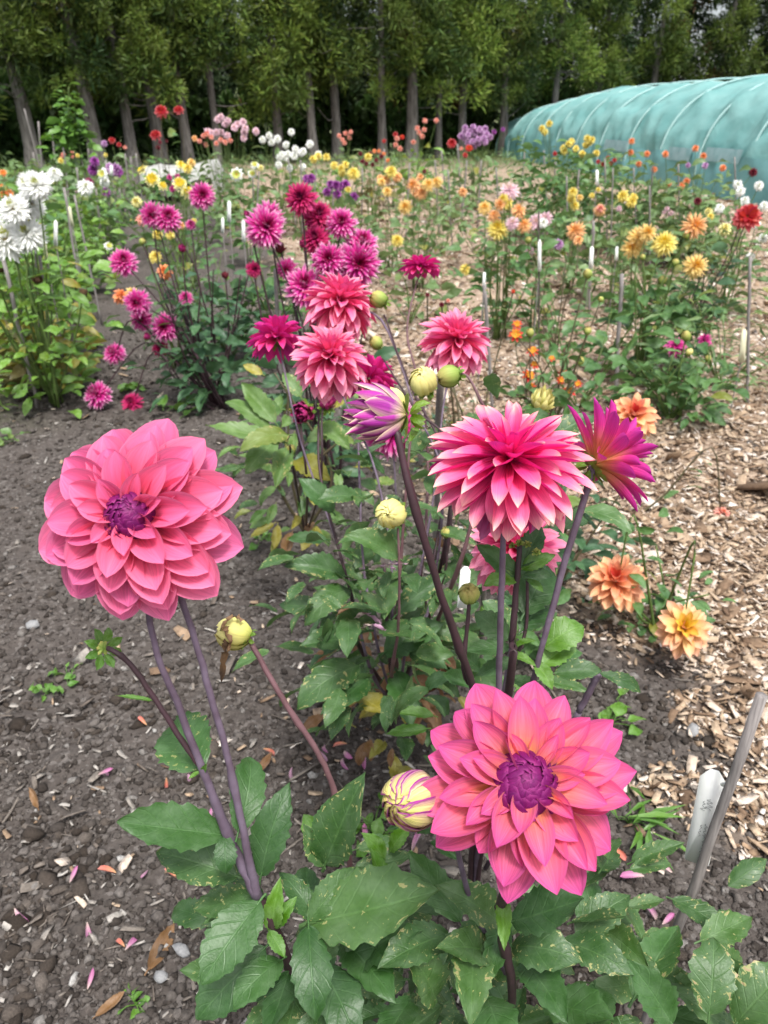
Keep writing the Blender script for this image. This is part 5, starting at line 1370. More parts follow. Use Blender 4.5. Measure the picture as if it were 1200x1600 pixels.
# ---------------------------------------------------------------- dahlias further back
def dahlia(Y, fl, label, base=None, fol=(60, .09, 'fol_mid'), spread=.16, stem='stem_green', cat='dahlia', group='dahlias in the back rows', tmpl=None, jy=.12, top=.72, buds=(), sr=.0035, cal=None, name='dahlia_plant', extra=3, droopers=(), fol_h=None, face_c=.75, faceup=.55, low=.04):
    """fl: (kind, x, y, diameter px[, variant]) heads at their place in the photo, at distance Y"""
    hp = []
    for f in fl:
        y = Y + rng.normal(0, jy) if len(f) < 6 else f[5]
        if len(f) < 6 and f[0].startswith('cactus') and f[3] > 30: y = Y + rng.normal(0, jy * .6)
        hp.append(PY(f[1], f[2], y))
    if base is None: bx = float(np.mean([p[0] for p in hp])); by = Y
    else:
        b_ = PY(base, 700, Y); bx = PY(base, fl[0][2] if fl else 400, Y)[0]; by = Y
    o = empty(name, (bx, by, 0), label, cat, group)
    r0 = np.array([bx, by, 0.0])
    st = []
    for f, p in zip(fl, hp):
        d = f[3] / FPX * depth(p) * (1.12 if Y < 5.3 else (1.0 if f[0].split('_')[1] in ('salmon', 'scarlet', 'red', 'orange', 'maroon') else 1.25))
        away = p - r0; away[2] = 0
        droop = p[2] < .32
        fc = unit(toward(p) * face_c + np.array([0, 0, faceup]) + rng.normal(0, .22, 3) + away * .5)
        if droop: fc = unit(toward(p) * .5 + np.array([0, 0, .6]) + away)
        h = flower(o, f[0], p, d, fc, f[4] if len(f) > 4 else None)
        if d > .09 and Y < 6: calyx(h, .28)
        foot = r0 + np.array([rng.normal(0, .035), rng.normal(0, .035), 0])
        mid = foot * .35 + p * .65 + np.array([rng.normal(0, .03), rng.normal(0, .03), .05 + (0.25 if droop else 0)])
        st.append(stem_to(o, [foot, foot * .7 + p * .3 + np.array([0, 0, .10]), mid, p - fc * d * .12], [sr * 1.8, sr, sr * .8], stem, 5, 14))
    for key, x, y, dpx in buds:
        p = PY(x, y, Y + rng.normal(0, jy)); d = dpx / FPX * depth(p)
        bud(o, key, p, d, unit(np.array([rng.normal(0, .4), -.3, .8])), .6 if Y < 5 else 0)
        st.append(stem_to(o, [r0, r0 * .4 + p * .6 + rng.normal(0, .03, 3), p], [sr * 1.4, sr * .8], stem, 5, 12))
    hmax = fol_h or (max([p[2] for p in hp]) if hp else .8)
    for k in range(extra):
        a = rng.uniform(0, 2 * PI); t = r0 + np.array([math.cos(a) * spread * .9, math.sin(a) * spread * .9, hmax * rng.uniform(.55, .8)])
        st.append(stem_to(o, [r0, r0 * .5 + t * .5 + rng.normal(0, .03, 3), t], [sr * 1.4, sr * .7], stem, 5, 10))
    n, L, m = fol
    if (m == 'fol_far' or Y > 5.3) and group != 'dahlias in the left row' and group != 'leafy plants at the left' and group != 'dahlias in front of the tunnel': n = int(n * .50)
    if n: foliage(o, st, n, L, m, tmpl or (MIDL if Y < 5 else SMALL if Y < 9 else SMALL2), spread, top, low, seed=int(Y * 100) + len(fl))
    return o
row = 'dahlias in the central row'
CM, CC = 'cactus_magenta', 'cactus_crimson'
dahlia(3.15, [(CM, 416, 354, 60), (CM, 418, 340, 50), (CC, 470, 309, 48), (CC, 493, 372, 46), (CM, 534, 347, 46), (CM, 566, 379, 52), (CM, 560, 412, 70), (CM, 513, 405, 52), (CM, 476, 446, 62), (CM, 448, 421, 34), (CC, 498, 336, 48), (CC, 397, 421, 24)],
       'dahlia crowded with spiky magenta and crimson cactus blooms behind the coral cluster', base=490, fol=(150, .10, 'fol_blue'), spread=.26, stem='stem_dark', group=row, jy=.10,
       buds=[('bud_dark', 474, 381, 15), ('bud_dark', 385, 334, 10), ('wilt_red', 438, 388, 18)], top=.62, sr=.004, faceup=.30)
dahlia(4.25, [(CM, 316, 305, 40), (CM, 262, 339, 42), (CM, 238, 336, 38), (CM, 193, 408, 42), (CM, 214, 473, 40), (CM, 221, 500, 34), (CM, 257, 511, 42), (CC, 250, 543, 24), (CM, 177, 551, 34), (CM, 150, 615, 42), (CC, 205, 628, 32), (CM, 290, 465, 22), (CM, 298, 350, 16)],
       'dahlia with spiky magenta cactus blooms, some drooping onto the soil path', base=306, fol=(170, .115, 'fol_blue'), spread=.28, stem='stem_dark', group=row, jy=.06,
       buds=[('bud_green', 248, 355, 12), ('bud_dark', 284, 388, 13), ('bud_dark', 230, 526, 12), ('bud_green', 222, 377, 9), ('wilt_red', 352, 430, 12)], top=.60, sr=.0045, extra=6, faceup=.30)
dahlia(5.0, [('ball_orange', 257, 424, 24), ('ball_orange', 189, 462, 24), ('ball_golden', 207, 457, 18), ('ball_salmon', 222, 343, 18), ('ball_apricot', 283, 352, 12)], 'dahlia with small orange ball blooms among the drooping magenta ones', base=262, fol=(40, .09, 'fol_mid'), spread=.25, group=row)
dahlia(7.0, [('open_lemon', 223, 266, 17), ('open_lemon', 238, 281, 20), ('open_lemon', 254, 291, 14), ('open_lemon', 281, 287, 19), ('open_lemon', 291, 300, 19), ('open_lemon', 282, 258, 13), ('ball_yellow', 293, 263, 14), ('ball_golden', 299, 254, 12)],
       'dahlia with open lemon yellow blooms beside the soil path', base=268, fol=(70, .12, 'fol_mid'), spread=.3, group=row)
dahlia(5.9, [('ball_lemon', 213, 315, 15), ('ball_yellow', 243, 401, 18), ('ball_yellow', 246, 366, 14), ('ball_yellow', 266, 366, 13), ('ball_yellow', 302, 346, 9)], 'dahlia with small butter yellow blooms low behind the magenta cactus flowers', base=290, fol=(80, .11, 'fol_mid'), spread=.28, group=row)
dahlia(7.6, [('ball_magenta', 265, 277, 8), ('ball_magenta', 277, 275, 8), ('ball_magenta', 269, 295, 9), ('ball_magenta', 272, 288, 8)], 'dahlia with tiny magenta ball blooms among the lemon yellow ones', base=285, fol=(40, .12, 'fol_mid'), spread=.22, group=row)
# left row
left = 'dahlias in the left row'
dahlia(4.3, [('cactus_white', 57, 288, 44, 0), ('cactus_white', 42, 285, 34, 0), ('cactus_white', 20, 325, 48, 1), ('cactus_white', 48, 318, 46, 1), ('cactus_white', 8, 374, 62, 1), ('cactus_white', 42, 364, 54, 0), ('cactus_white', -22, 350, 60, 0)],
       'tall dahlia with big spiky white cactus blooms at the left edge', base=22, fol=(220, .115, 'fol_bright'), spread=.36, group=left, jy=.08, top=.78, buds=[('wilt', 59, 437, 15), ('bud_green', 25, 402, 12), ('wilt', 2, 420, 14), ('wilt', 130, 458, 14)], extra=8, sr=.005)
dahlia(8.2, [('cactus_white', 85, 271, 20), ('ball_white', 133, 292, 22), ('ball_white', 84, 270, 14), ('open_white', 170, 385, 12)], 'dahlia with a few white blooms in the left row behind the big white ones', base=95, fol=(160, .13, 'fol_bright'), spread=.30, group=left, extra=8, sr=.004)
dahlia(5.2, [], 'broad bright green dahlia bush without blooms beside the white label', base=40, fol=(280, .12, 'fol_bright'), spread=.32, group=left, fol_h=.95, extra=16, top=.95)
dahlia(6.2, [], 'bright green flowerless dahlia bush bordering the soil path', base=52, fol=(260, .12, 'fol_bright'), spread=.30, group=left, fol_h=.95, extra=16, top=.95)
dahlia(7.4, [], 'light green dahlia foliage leaning over the far soil path', base=112, fol=(220, .12, 'fol_bright'), spread=.30, group=left, fol_h=.85, extra=12, top=.95)
dahlia(4.7, [('open_orange', -10, 300, 14)], 'yellowing dahlia with dead lower stems at the left edge', base=20, fol=(130, .12, 'leaf_yellow'), spread=.30, group=left, fol_h=.55, extra=12, top=.9, stem='stem_brown')
dahlia(4.5, [], 'dahlia with withered brown leaves low at the left edge', base=22, fol=(60, .12, 'fol_brown'), spread=.14, group=left, fol_h=.50, extra=6, top=.9, stem='stem_brown')
dahlia(9.8, [('ball_purple', 148, 252, 14), ('ball_purple', 145, 265, 15), ('ball_mauve', 180, 264, 18), ('ball_purple', 185, 268, 14), ('ball_mauve', 171, 261, 12), ('ball_purple', 166, 300, 13), ('ball_magenta', 139, 284, 12), ('ball_mauve', 163, 224, 9)],
       'dahlia with dark purple and mauve ball blooms in the left row', base=156, fol=(110, .14, 'fol_mid'), spread=.24, group=left)
dahlia(9.2, [('open_white', 160, 272, 14), ('ball_white', 164, 284, 14), ('ball_white', 140, 290, 12)], 'dahlia with white blooms below the purple balls', base=148, fol=(90, .14, 'fol_bright'), spread=.24, group=left)
dahlia(13.0, [('open_red', 175, 219, 11), ('open_red', 186, 226, 8), ('ball_salmon', 195, 230, 7)], 'dahlia with small red blooms in front of a leaning conifer trunk', base=180, fol=(70, .18, 'fol_far'), spread=.35, group=left)
dahlia(11.5, [('ball_yellow', 95, 251, 8), ('ball_yellow', 121, 243, 6), ('ball_yellow', 165, 242, 6), ('ball_blush', 120, 300, 6)], 'feathery dahlia with a few tiny yellow blooms near the vine', base=112, fol=(120, .15, 'fol_far'), spread=.5, group=left)
for px, Y, n, m, lab in ((20, 9.5, 260, 'fol_far', 'tall grey-green leafy plant at the far left'), (70, 12.0, 240, 'fol_far', 'feathery grey-green plant below the leftmost trunks'), (-30, 7.6, 220, 'fol_bright', 'bright leafy plant cut by the left edge of the field'), (130, 14.5, 200, 'fol_far', 'grey-green leafy plant below the vine'), (55, 7.0, 170, 'fol_mid', 'mid green leafy plant behind the white blooms')):
    dahlia(Y, [], lab, base=px, fol=(n, .17, m), spread=.65, group='leafy plants at the left', fol_h=1.15 + .1 * (Y > 9), extra=14, top=1.0, cat='plant', name='leafy_plant')
dahlia(8.6, [('open_orange', 5, 270, 12), ('open_orange', 15, 302, 13), ('open_orange', 6, 303, 12), ('open_orange', 2, 290, 8)], 'plant with small orange blooms at the left edge', base=8, fol=(120, .13, 'fol_mid'), spread=.35, group='leafy plants at the left', cat='plant', name='marigold_plant')
dahlia(8.2, [], 'reddish brown bushy plant at the left edge', base=30, fol=(160, .12, 'fol_brown'), spread=.22, group='leafy plants at the left', fol_h=.75, extra=8, top=1.0, cat='plant', name='leafy_plant', stem='stem_brown')
dahlia(13.5, [('ball_salmon', 106 + 7 * math.cos(k * 2.1) * (1 + k % 3), 238 + 2 * k, 7) for k in range(6)], 'plant with flat dusty pink flower heads at the left', base=106, fol=(90, .2, 'fol_far'), spread=.35, group='leafy plants at the left', cat='plant', name='yarrow_plant', faceup=1.5)
# vine up a pole
pv_ = PY(107, 225, 12.2); vn = empty('climbing_vine', (pv_[0], 12.2, 0), 'fresh green vine climbing a pole against the dark trunks at the left', 'vine')
vst = [spline([(pv_[0] + .25 * (k - 1), 12.2, 0), (pv_[0] + .15 * (k - 1), 12.2, 1.0), PY(107 + 7 * (k - 1), (196, 136, 178)[k], 12.2)], 18) for k in range(3)]
for q in vst: V_, F_ = tube(q, [.012, .006], 5); world('stem', V_, F_, M['stem_green'], vn)
foliage(vn, vst, 230, .17, 'leaf_fresh', SMALL, .22, .99, .3, 8)
pole_t, pole_b = PY(104, 215, 12.3), None
# far beds, left of centre
dahlia(8.9, [('open_red', 252, 174, 21), ('open_red', 279, 172, 16), ('open_red', 243, 211, 18), ('ball_maroon', 247, 230, 9), ('ball_maroon', 260, 220, 6), ('ball_maroon', 250, 222, 7)], 'very tall dahlia with red blooms rising against the dark trees', base=262, fol=(120, .14, 'fol_mid'), spread=.40, stem='stem_brown', top=.85, extra=5)
dahlia(9.5, [], 'leafy green dahlia without blooms below the tall red one', base=262, fol=(260, .14, 'fol_far'), spread=.7, fol_h=.9, extra=12, top=1.0)
pk = [(340, 186), (345, 182), (352, 193), (356, 188), (366, 199), (355, 211), (338, 207), (325, 205), (380, 190), (383, 200), (381, 215), (400, 205), (331, 207), (345, 206), (371, 194), (382, 206)]
dahlia(13.0, [('ball_blush', x, y, 10) for x, y in pk], 'tall dahlia covered with pale pink pompons beside the tarpaulin', base=355, fol=(150, .2, 'fol_far'), spread=.55)
dahlia(12.0, [('ball_salmon', x, y, 9) for x, y in ((322, 210), (330, 214), (312, 220), (345, 218), (352, 222), (338, 224), (322, 226), (360, 219), (318, 212))] + [('ball_scarlet', 323, 208, 9), ('ball_apricot', 304, 216, 8)], 'dahlia with salmon and red ball blooms below the pale pink pompons', base=336, fol=(170, .2, 'fol_far'), spread=.5)
dahlia(12.5, [('ball_white', x, y, 10) for x, y in ((410, 218), (420, 211), (433, 216), (447, 226), (436, 245), (446, 246), (460, 241), (471, 238), (485, 224), (455, 206), (434, 217), (424, 222))], 'dahlia with many white pompons, on the left of the white ones', base=432, fol=(170, .2, 'fol_far'), spread=.6)
dahlia(11.2, [('ball_white', x, y, 10) for x, y in ((462, 232), (435, 257), (453, 262), (473, 260), (441, 241), (484, 226), (474, 236), (497, 241), (450, 240), (460, 244))], 'dahlia with white pompons beside yellow balls', base=462, fol=(150, .19, 'fol_far'), spread=.5)
dahlia(8.8, [('open_white', 370, 273, 17), ('open_white', 398, 258, 11), ('open_white', 394, 272, 12), ('ball_lemon', 407, 262, 9)], 'leafy dahlia with three white open blooms above mulch', base=388, fol=(160, .13, 'fol_mid'), spread=.35)
dahlia(10.0, [('ball_yellow', x, y, 11) for x, y in ((497, 243), (510, 245), (522, 258), (540, 257), (533, 263), (534, 269), (575, 245), (489, 248))], 'dahlia with bright yellow ball blooms in the middle distance', base=520, fol=(130, .17, 'fol_far'), spread=.5)
dahlia(8.0, [('cactus_yellow', 552, 270, 19), ('ball_golden', 596, 284, 12), ('ball_apricot', 594, 278, 10), ('ball_yellow', 544, 296, 9)], 'dahlia with pale golden blooms right of the purple ones', base=565, fol=(110, .14, 'fol_far'), spread=.35)
dahlia(8.4, [('ball_purple', x, y, 13) for x, y in ((480, 279), (486, 278), (511, 299), (525, 289), (527, 303), (540, 288), (553, 306), (517, 288), (533, 290))], 'dahlia with violet purple ball blooms among yellow ones', base=520, fol=(120, .14, 'fol_far'), spread=.38)
dahlia(11.0, [('ball_maroon', x, y, 8) for x, y in ((563, 240), (570, 247), (578, 240), (588, 250), (572, 255), (596, 244), (566, 252), (582, 257))] + [('ball_orange', x, y, 7) for x, y in ((592, 236), (600, 240), (585, 236), (606, 250))], 'dahlia with small dark red and rusty blooms near the big trunk', base=584, fol=(110, .17, 'fol_brown'), spread=.45)
dahlia(16.0, [('ball_salmon', x, y, 8) for x, y in ((530, 212), (540, 208), (548, 206), (546, 215), (538, 223), (535, 218))], 'dahlia with clustered salmon pompons before the trees', base=540, fol=(90, .22, 'fol_far'), spread=.45)
dahlia(14.5, [('ball_salmon', x, y, 9) for x, y in ((652, 200), (664, 188), (663, 202), (660, 213), (620, 216), (625, 232), (646, 222), (618, 226), (682, 188), (655, 207))], 'tall dahlia with salmon pompons, right of the thickest trunk', base=645, fol=(140, .2, 'fol_bright'), spread=.5)
dahlia(15.0, [('open_red', 618, 210, 8), ('ball_scarlet', 628, 214, 8), ('ball_red', 600, 220, 7), ('ball_red', 592, 262, 6)], 'dahlia with small red blooms at the foot of the thickest trunk', base=612, fol=(90, .2, 'fol_far'), spread=.4)
dahlia(13.0, [('open_red', 706, 224, 15), ('ball_scarlet', 733, 231, 12), ('ball_red', 727, 242, 9), ('ball_salmon', 721, 232, 7)], 'dahlia with large red blooms left of the mauve cluster', base=715, fol=(120, .2, 'fol_far'), spread=.5)
dahlia(14.5, [('ball_mauve', 742 + 25 * math.cos(k * 2.4) * (k / 22) ** .5, 212 + 17 * math.sin(k * 2.4) * (k / 22) ** .5, 9) for k in range(22)] + [('ball_purple', 772, 206, 7), ('ball_purple', 786, 202, 6)], 'dahlia with a dense cluster of small mauve blooms beside the tunnel', base=745, fol=(140, .2, 'fol_far'), spread=.5)
# centre right beds
gold = 'golden dahlias on the mulch'
dahlia(8.6, [('ball_golden', 605, 299, 14), ('cactus_apricot', 603, 280, 15), ('cactus_yellow', 611, 267, 18), ('ball_apricot', 620, 276, 14), ('ball_maroon', 663, 267, 8), ('ball_apricot', 657, 276, 10)], 'dahlia with apricot and golden blooms, leftmost of the golden clumps on the mulch', base=612, fol=(130, .14, 'fol_far'), spread=.36, group=gold)
dahlia(7.6, [('cactus_apricot', 645, 288, 20), ('cactus_apricot', 658, 300, 20), ('cactus_yellow', 669, 288, 19), ('cactus_yellow', 682, 284, 17), ('ball_apricot', 651, 299, 16), ('cactus_yellow', 633, 323, 21), ('ball_apricot', 723, 299, 13)], 'dahlia with clustered apricot and yellow blooms in the middle of the mulch', base=655, fol=(150, .13, 'fol_far'), spread=.38, group=gold)
dahlia(6.2, [('cactus_yellow', 621, 375, 18), ('ball_yellow', 727, 420, 16)], 'sparse dahlia with a low pale yellow bloom on the mulch behind the magenta cactus flowers', base=640, fol=(90, .12, 'fol_far'), spread=.36, group=gold, fol_h=.6)
dahlia(5.7, [('cactus_blush', 796, 296, 28), ('ball_yellow', 791, 316, 20), ('ball_apricot', 781, 319, 16), ('cactus_apricot', 811, 328, 22), ('cactus_yellow', 778, 357, 30), ('cactus_yellow', 757, 324, 20), ('cactus_apricot', 772, 336, 20), ('cactus_blush', 800, 348, 20), ('cactus_apricot', 819, 351, 22), ('cactus_yellow', 786, 310, 14)],
       'dahlia with crowded golden blooms under one pale pink bloom', base=792, fol=(210, .12, 'fol_mid'), spread=.36, group=gold, buds=[('bud_green', 825, 375, 9)], sr=.004)
dahlia(5.9, [('cactus_blush', 838, 346, 24), ('cactus_blush', 852, 341, 20), ('ball_white', 849, 348, 14), ('ball_mauve', 873, 381, 15), ('ball_blush', 828, 392, 12)], 'dahlia with pale pink and white blooms behind a dark rod and label', base=848, fol=(120, .12, 'fol_mid'), spread=.34, group=gold)
dahlia(5.4, [('cactus_apricot', 899, 360, 28, 0), ('ball_apricot', 904, 375, 14)], 'single-stemmed dahlia with one apricot bloom on a long bare stem', base=888, fol=(60, .11, 'fol_mid'), spread=.22, group=gold, stem='stem_brown', top=.5)
dahlia(4.7, [('cactus_yellow', 988, 386, 34, 1), ('cactus_yellow', 998, 370, 34, 1), ('cactus_yellow', 1012, 363, 28, 1), ('cactus_yellow', 1038, 379, 38, 0), ('cactus_apricot', 1086, 352, 40, 0), ('cactus_yellow', 1087, 415, 38, 1)],
       'dahlia with six large shaggy golden blooms on the right', base=1030, fol=(230, .12, 'fol_mid'), spread=.34, group=gold, buds=[('bud_green', 1004, 402, 8), ('bud_green', 1055, 410, 10), ('bud_green', 1035, 438, 12), ('bud_green', 1072, 368, 9)], sr=.0045, top=.66)
dahlia(6.6, [('ball_yellow', 973, 306, 16), ('ball_yellow', 987, 315, 16), ('ball_yellow', 990, 308, 13)], 'dahlia with three clear yellow balls close together in the right bed', base=975, fol=(110, .13, 'fol_far'), spread=.3)
dahlia(7.6, [('ball_yellow', 895, 300, 14), ('ball_yellow', 893, 309, 13), ('ball_yellow', 898, 321, 13), ('ball_golden', 906, 308, 9), ('ball_yellow', 925, 305, 8), ('ball_yellow', 935, 296, 7)], 'dahlia with a stack of small yellow balls on one side, in the right bed', base=905, fol=(110, .13, 'fol_far'), spread=.3)
dahlia(7.0, [('cactus_apricot', 937, 328, 17, 0), ('ball_salmon', 938, 325, 14), ('ball_blush', 968, 325, 9)], 'dahlia with one pale salmon bloom in the right bed', base=935, fol=(110, .13, 'fol_far'), spread=.28)
tunn = 'dahlias in front of the tunnel'
dahlia(11.0, [('ball_yellow', x, y, 10) for x, y in ((858, 193), (847, 201), (851, 205), (888, 225), (880, 232), (893, 221), (918, 216), (922, 222), (925, 218), (915, 226), (910, 240), (932, 239), (882, 236), (900, 232))], 'very tall dahlia with yellow balls in front of the tunnel', base=888, fol=(420, .17, 'fol_mid'), spread=.75, group=tunn, extra=10, top=.9)
dahlia(10.0, [('ball_red', x, y, 8) for x, y in ((867, 240), (935, 252), (942, 256), (955, 255), (960, 250), (950, 246))], 'dahlia with small brick red blooms in front of the tunnel', base=935, fol=(300, .16, 'fol_mid'), spread=.7, group=tunn, extra=8, top=1.0)
dahlia(9.6, [('ball_orange', x, y, 11) for x, y in ((987, 220), (985, 238), (998, 256), (1022, 264), (1045, 287), (1011, 240))], 'tall dahlia with orange balls in front of the tunnel', base=1010, fol=(320, .15, 'fol_far'), spread=.6, group=tunn, extra=8, top=.9)
dahlia(9.0, [('ball_orange', x, y, 12) for x, y in ((1087, 231), (1099, 244), (1073, 283), (1040, 240), (1065, 290), (1130, 262))], 'tall dahlia with orange balls close to the bright panels of the tunnel', base=1075, fol=(300, .15, 'fol_far'), spread=.6, group=tunn, extra=8, top=.9)
dahlia(8.6, [('ball_mauve', 1102, 258, 9), ('ball_mauve', 1075, 258, 7), ('ball_maroon', 1177, 269, 15), ('ball_blush', 1042, 326, 7), ('ball_blush', 1048, 333, 8), ('ball_blush', 1038, 331, 6)], 'dahlia with tiny mauve and pink blooms before the tunnel skirt', base=1110, fol=(260, .14, 'fol_far'), spread=.6, group=tunn, extra=8)
dahlia(6.8, [('ball_maroon', 1090, 314, 14), ('ball_lemon', 1107, 330, 12), ('ball_lemon', 1133, 357, 18), ('ball_yellow', 1110, 338, 10)], 'dahlia with one maroon bloom and pale lemon ones at the right', base=1110, fol=(150, .12, 'fol_far'), spread=.32)
dahlia(6.4, [('ball_white', x, y, 13) for x, y in ((1153, 288), (1157, 299), (1186, 290), (1164, 313), (1125, 325), (1194, 321), (1173, 402), (1180, 350), (1166, 328), (1192, 372))], 'dahlia with small round white blooms at the right edge', base=1165, fol=(190, .12, 'fol_far'), spread=.42)
dahlia(4.9, [('deco_pink', 1168, 338, 8)] * 0 + [('open_red', 1168, 338, 38, 0), ('open_red', 1160, 344, 26, 1)], 'tall dahlia with one big red bloom and dark stem at the right edge', base=1105, fol=(130, .10, 'fol_blue'), spread=.20, stem='stem_dark', top=.8)
dahlia(4.6, [], 'feathery pale green plant at the right edge', base=1165, fol=(420, .16, 'fol_far'), spread=.45, tmpl=FERN, fol_h=.75, extra=10, top=1.0, cat='plant', name='feathery_plant', group=None, droop=.0) if False else dahlia(4.6, [], 'feathery pale green plant at the right edge', base=1165, fol=(520, .15, 'fol_far'), spread=.42, tmpl=FERN, fol_h=.72, extra=10, top=1.0, cat='plant', name='feathery_plant', group=None)
# nearer right side
dahlia(4.0, [('ball_magenta', 1056, 541, 31), ('ball_magenta', 1101, 531, 22)], 'bushy dahlia with two magenta balls standing on the mulch at the right', base=1065, fol=(170, .105, 'fol_mid'), spread=.27, buds=[('bud_green', 1072, 525, 14), ('bud_green', 1106, 560, 9), ('bud_yellow', 1077, 550, 10)], top=.85, extra=9, sr=.004)
dahlia(3.5, [('open_scarlet', x, y, d) for x, y, d in ((808, 507, 14), (806, 523, 20), (832, 549, 18), (826, 587, 20), (835, 571, 16), (880, 583, 14), (876, 594, 12), (889, 612, 20), (862, 560, 10), (830, 604, 14), (903, 600, 12))],
       'open-branched plant with small scarlet and orange blooms behind the hot pink ball', base=862, fol=(90, .09, 'fol_mid'), spread=.20, stem='stem_brown', buds=[('bud_green', 828, 520, 12), ('bud_green', 906, 564, 12), ('bud_green', 918, 517, 11), ('bud_green', 918, 428, 13), ('bud_green', 939, 468, 8)], top=.8, extra=4)
dahlia(1.95, [], 'dahlia with a half-open cream green bud just above the hot pink ball', base=852, fol=(30, .08, 'fol_mid'), spread=.12, buds=[('bud_cream', 847, 626, 40)], fol_h=.4, extra=2, top=.5)
pq = dahlia(2.35, [('deco_orange', 990, 650, 68, 0)], 'dahlia with one bright orange bloom behind the magenta one', base=900, fol=(120, .085, 'fol_blue'), spread=.22, stem='stem_brown', top=.75, extra=7, jy=0)
dahlia(2.12, [('deco_orange', 963, 908, 82, 1, 2.08), ('deco_peach', 1068, 982, 76, 0, 1.88)], 'low dahlia with an orange and a yellow peach bloom lying near the mulch', base=1035, fol=(70, .06, 'fol_mid'), spread=.16, stem='stem_green', top=.9, extra=5, jy=0, fol_h=.30)
dahlia(2.9, [('ball_salmon', 1128, 803, 26)], 'fallen stem with one small coral bud lying across the mulch', base=1000, fol=(6, .06, 'fol_mid'), spread=.08, stem='stem_brown', extra=0, jy=0, top=.5)
# dry shrub
dahlia(3.2, [('ball_scarlet', 802, 455, 6), ('ball_salmon', 700, 470, 7), ('ball_maroon', 690, 476, 8), ('ball_maroon', 668, 460, 7)], 'dense low twiggy bush with brown and dark green leaves behind the pink blooms', base=752, fol=(700, .028, 'fol_brown'), spread=.26, stem='stem_brown', tmpl=TINY, extra=22, top=1.0, fol_h=.42, cat='bush', name='twiggy_bush', group=None, jy=.2)
dahlia(3.3, [], 'dark green small-leaved bush beside the twiggy brown one', base=745, fol=(500, .03, 'fol_blue'), spread=.24, stem='stem_brown', tmpl=TINY, extra=14, top=1.0, fol_h=.36, cat='bush', name='twiggy_bush', group=None)
# foliage-only plants filling the rows
k = 0
for px, Y, n, m, lab in ((450, 5.2, 120, 'fol_mid', 'leafy dahlia without blooms left of the magenta cactus flowers'), (350, 5.2, 130, 'fol_blue', 'leafy dahlia without blooms between the two magenta cactus plants'), (690, 9.6, 140, 'fol_far', 'leafy dahlia without blooms beyond the apricot ones'), (760, 8.6, 150, 'fol_far', 'leafy dahlia without blooms behind the golden clump'), (840, 8.8, 190, 'fol_mid', 'leafy dahlia without blooms left of the tall yellow one'), (1020, 7.2, 150, 'fol_far', 'leafy dahlia without blooms behind the shaggy golden ones'), (930, 4.2, 60, 'fol_mid', 'thin dahlia with only green buds on the mulch'), (540, 12.5, 130, 'fol_far', 'leafy dahlia without blooms near the centre trunks'), (680, 12.5, 140, 'fol_far', 'leafy dahlia without blooms below the red blooms'), (790, 11.5, 160, 'fol_far', 'leafy dahlia without blooms at the tunnel end'), (330, 10.5, 150, 'fol_far', 'leafy dahlia without blooms right of the tarpaulin'),
                         (500, 14.5, 140, 'fol_bright', 'leafy dahlia without blooms before the centre trunks'), (215, 15.0, 120, 'fol_bright', 'leafy dahlia without blooms left of the tarpaulin'), (590, 17, 120, 'fol_far', 'leafy dahlia without blooms by the thickest trunk')):
    b_ = [('bud_green', px + rng.normal(0, 12), 0, 8)] if False else ()
    dahlia(Y, [], lab, base=px, fol=(n, .10 + .006 * Y, m), spread=.24 + .018 * Y, fol_h=.72 + .02 * Y, extra=8, top=1.0, group='flowerless dahlias in the rows')

# ---------------------------------------------------------------- stakes and labels in the rows
def st_px(x0, y0, x1, Y, wpx, lab, grp=None, mat='stake', y1=None):
    t = PY(x0, y0, Y); z = depth(t)
    g = PY(x1, y1 or y0 + 60, Y) if y1 is None else PY(x1, y1, Y + .02)
    b = np.array([g[0], Y + .03, 0]) if y1 is None else (g if y1 else g)
    if y1 is not None:
        d = g - t; b = t + d * (t[2] / max(1e-3, -d[2]))
    stake(t, b, max(wpx * .72 / FPX * z, .006), lab, grp, mat, 6)
LS = 'stakes in the left row'
st_px(5, 407, 62, 4.2, 9, 'long leaning grey stake below the white cactus blooms', LS, y1=650)
st_px(62, 400, 84, 4.4, 8, 'grey stake behind the white cactus blooms, leaning less', LS, y1=590)
st_px(52, 330, 58, 4.5, 7, 'pale stake between two white cactus blooms', LS, y1=430)
st_px(100, 293, 124, 6.0, 7, 'tall grey stake beside the cream label', LS, y1=440)
st_px(116, 305, 147, 6.1, 5, 'thin pale stake crossing behind the cream label', LS, y1=450)
st_px(38, 170, 50, 14, 3, 'thin pale stake before the leftmost trunk', LS, y1=215)
for x, y, Y in ((60, 190, 13), (52, 238, 12.5), (82, 205, 14), (99, 230, 12), (137, 224, 13), (165, 250, 10.5), (172, 300, 10), (150, 295, 9.5), (187, 295, 9.8), (195, 240, 14), (204, 245, 14.5), (212, 240, 15), (127, 240, 14), (30, 270, 10), (120, 262, 11)):
    st_px(x, y, x + rng.uniform(3, 9), Y, 4, 'thin pale stake standing among the left plants in the distance', 'far stakes at the left', y1=y + 55)
RS = 'thin stakes in the back rows'
for x, y, Y, w in ((430, 420, 3.2, 10),): st_px(x, y, x + 4, Y, w, 'grey wooden stake among the magenta cactus blooms', None, y1=500)
st_px(757, 445, 762, 4.0, 8, 'grey stake rising from the mulch right of the coral bloom', None, y1=525)
st_px(972, 428, 964, 4.4, 9, 'grey stake left of the shaggy golden blooms', None, y1=565)
st_px(842, 330, 842, 5.0, 4, 'thin dark rod carrying a white label on the mulch', None, 'stake_dark', y1=505)
st_px(1172, 400, 1168, 4.2, 7, 'grey stake beside the cream label at the right', None, y1=600)
st_px(928, 345, 924, 6.4, 6, 'grey stake behind a white label, left of the shaggy golden blooms', None, y1=415)
st_px(805, 225, 806, 14, 4, 'stake', None) if False else None
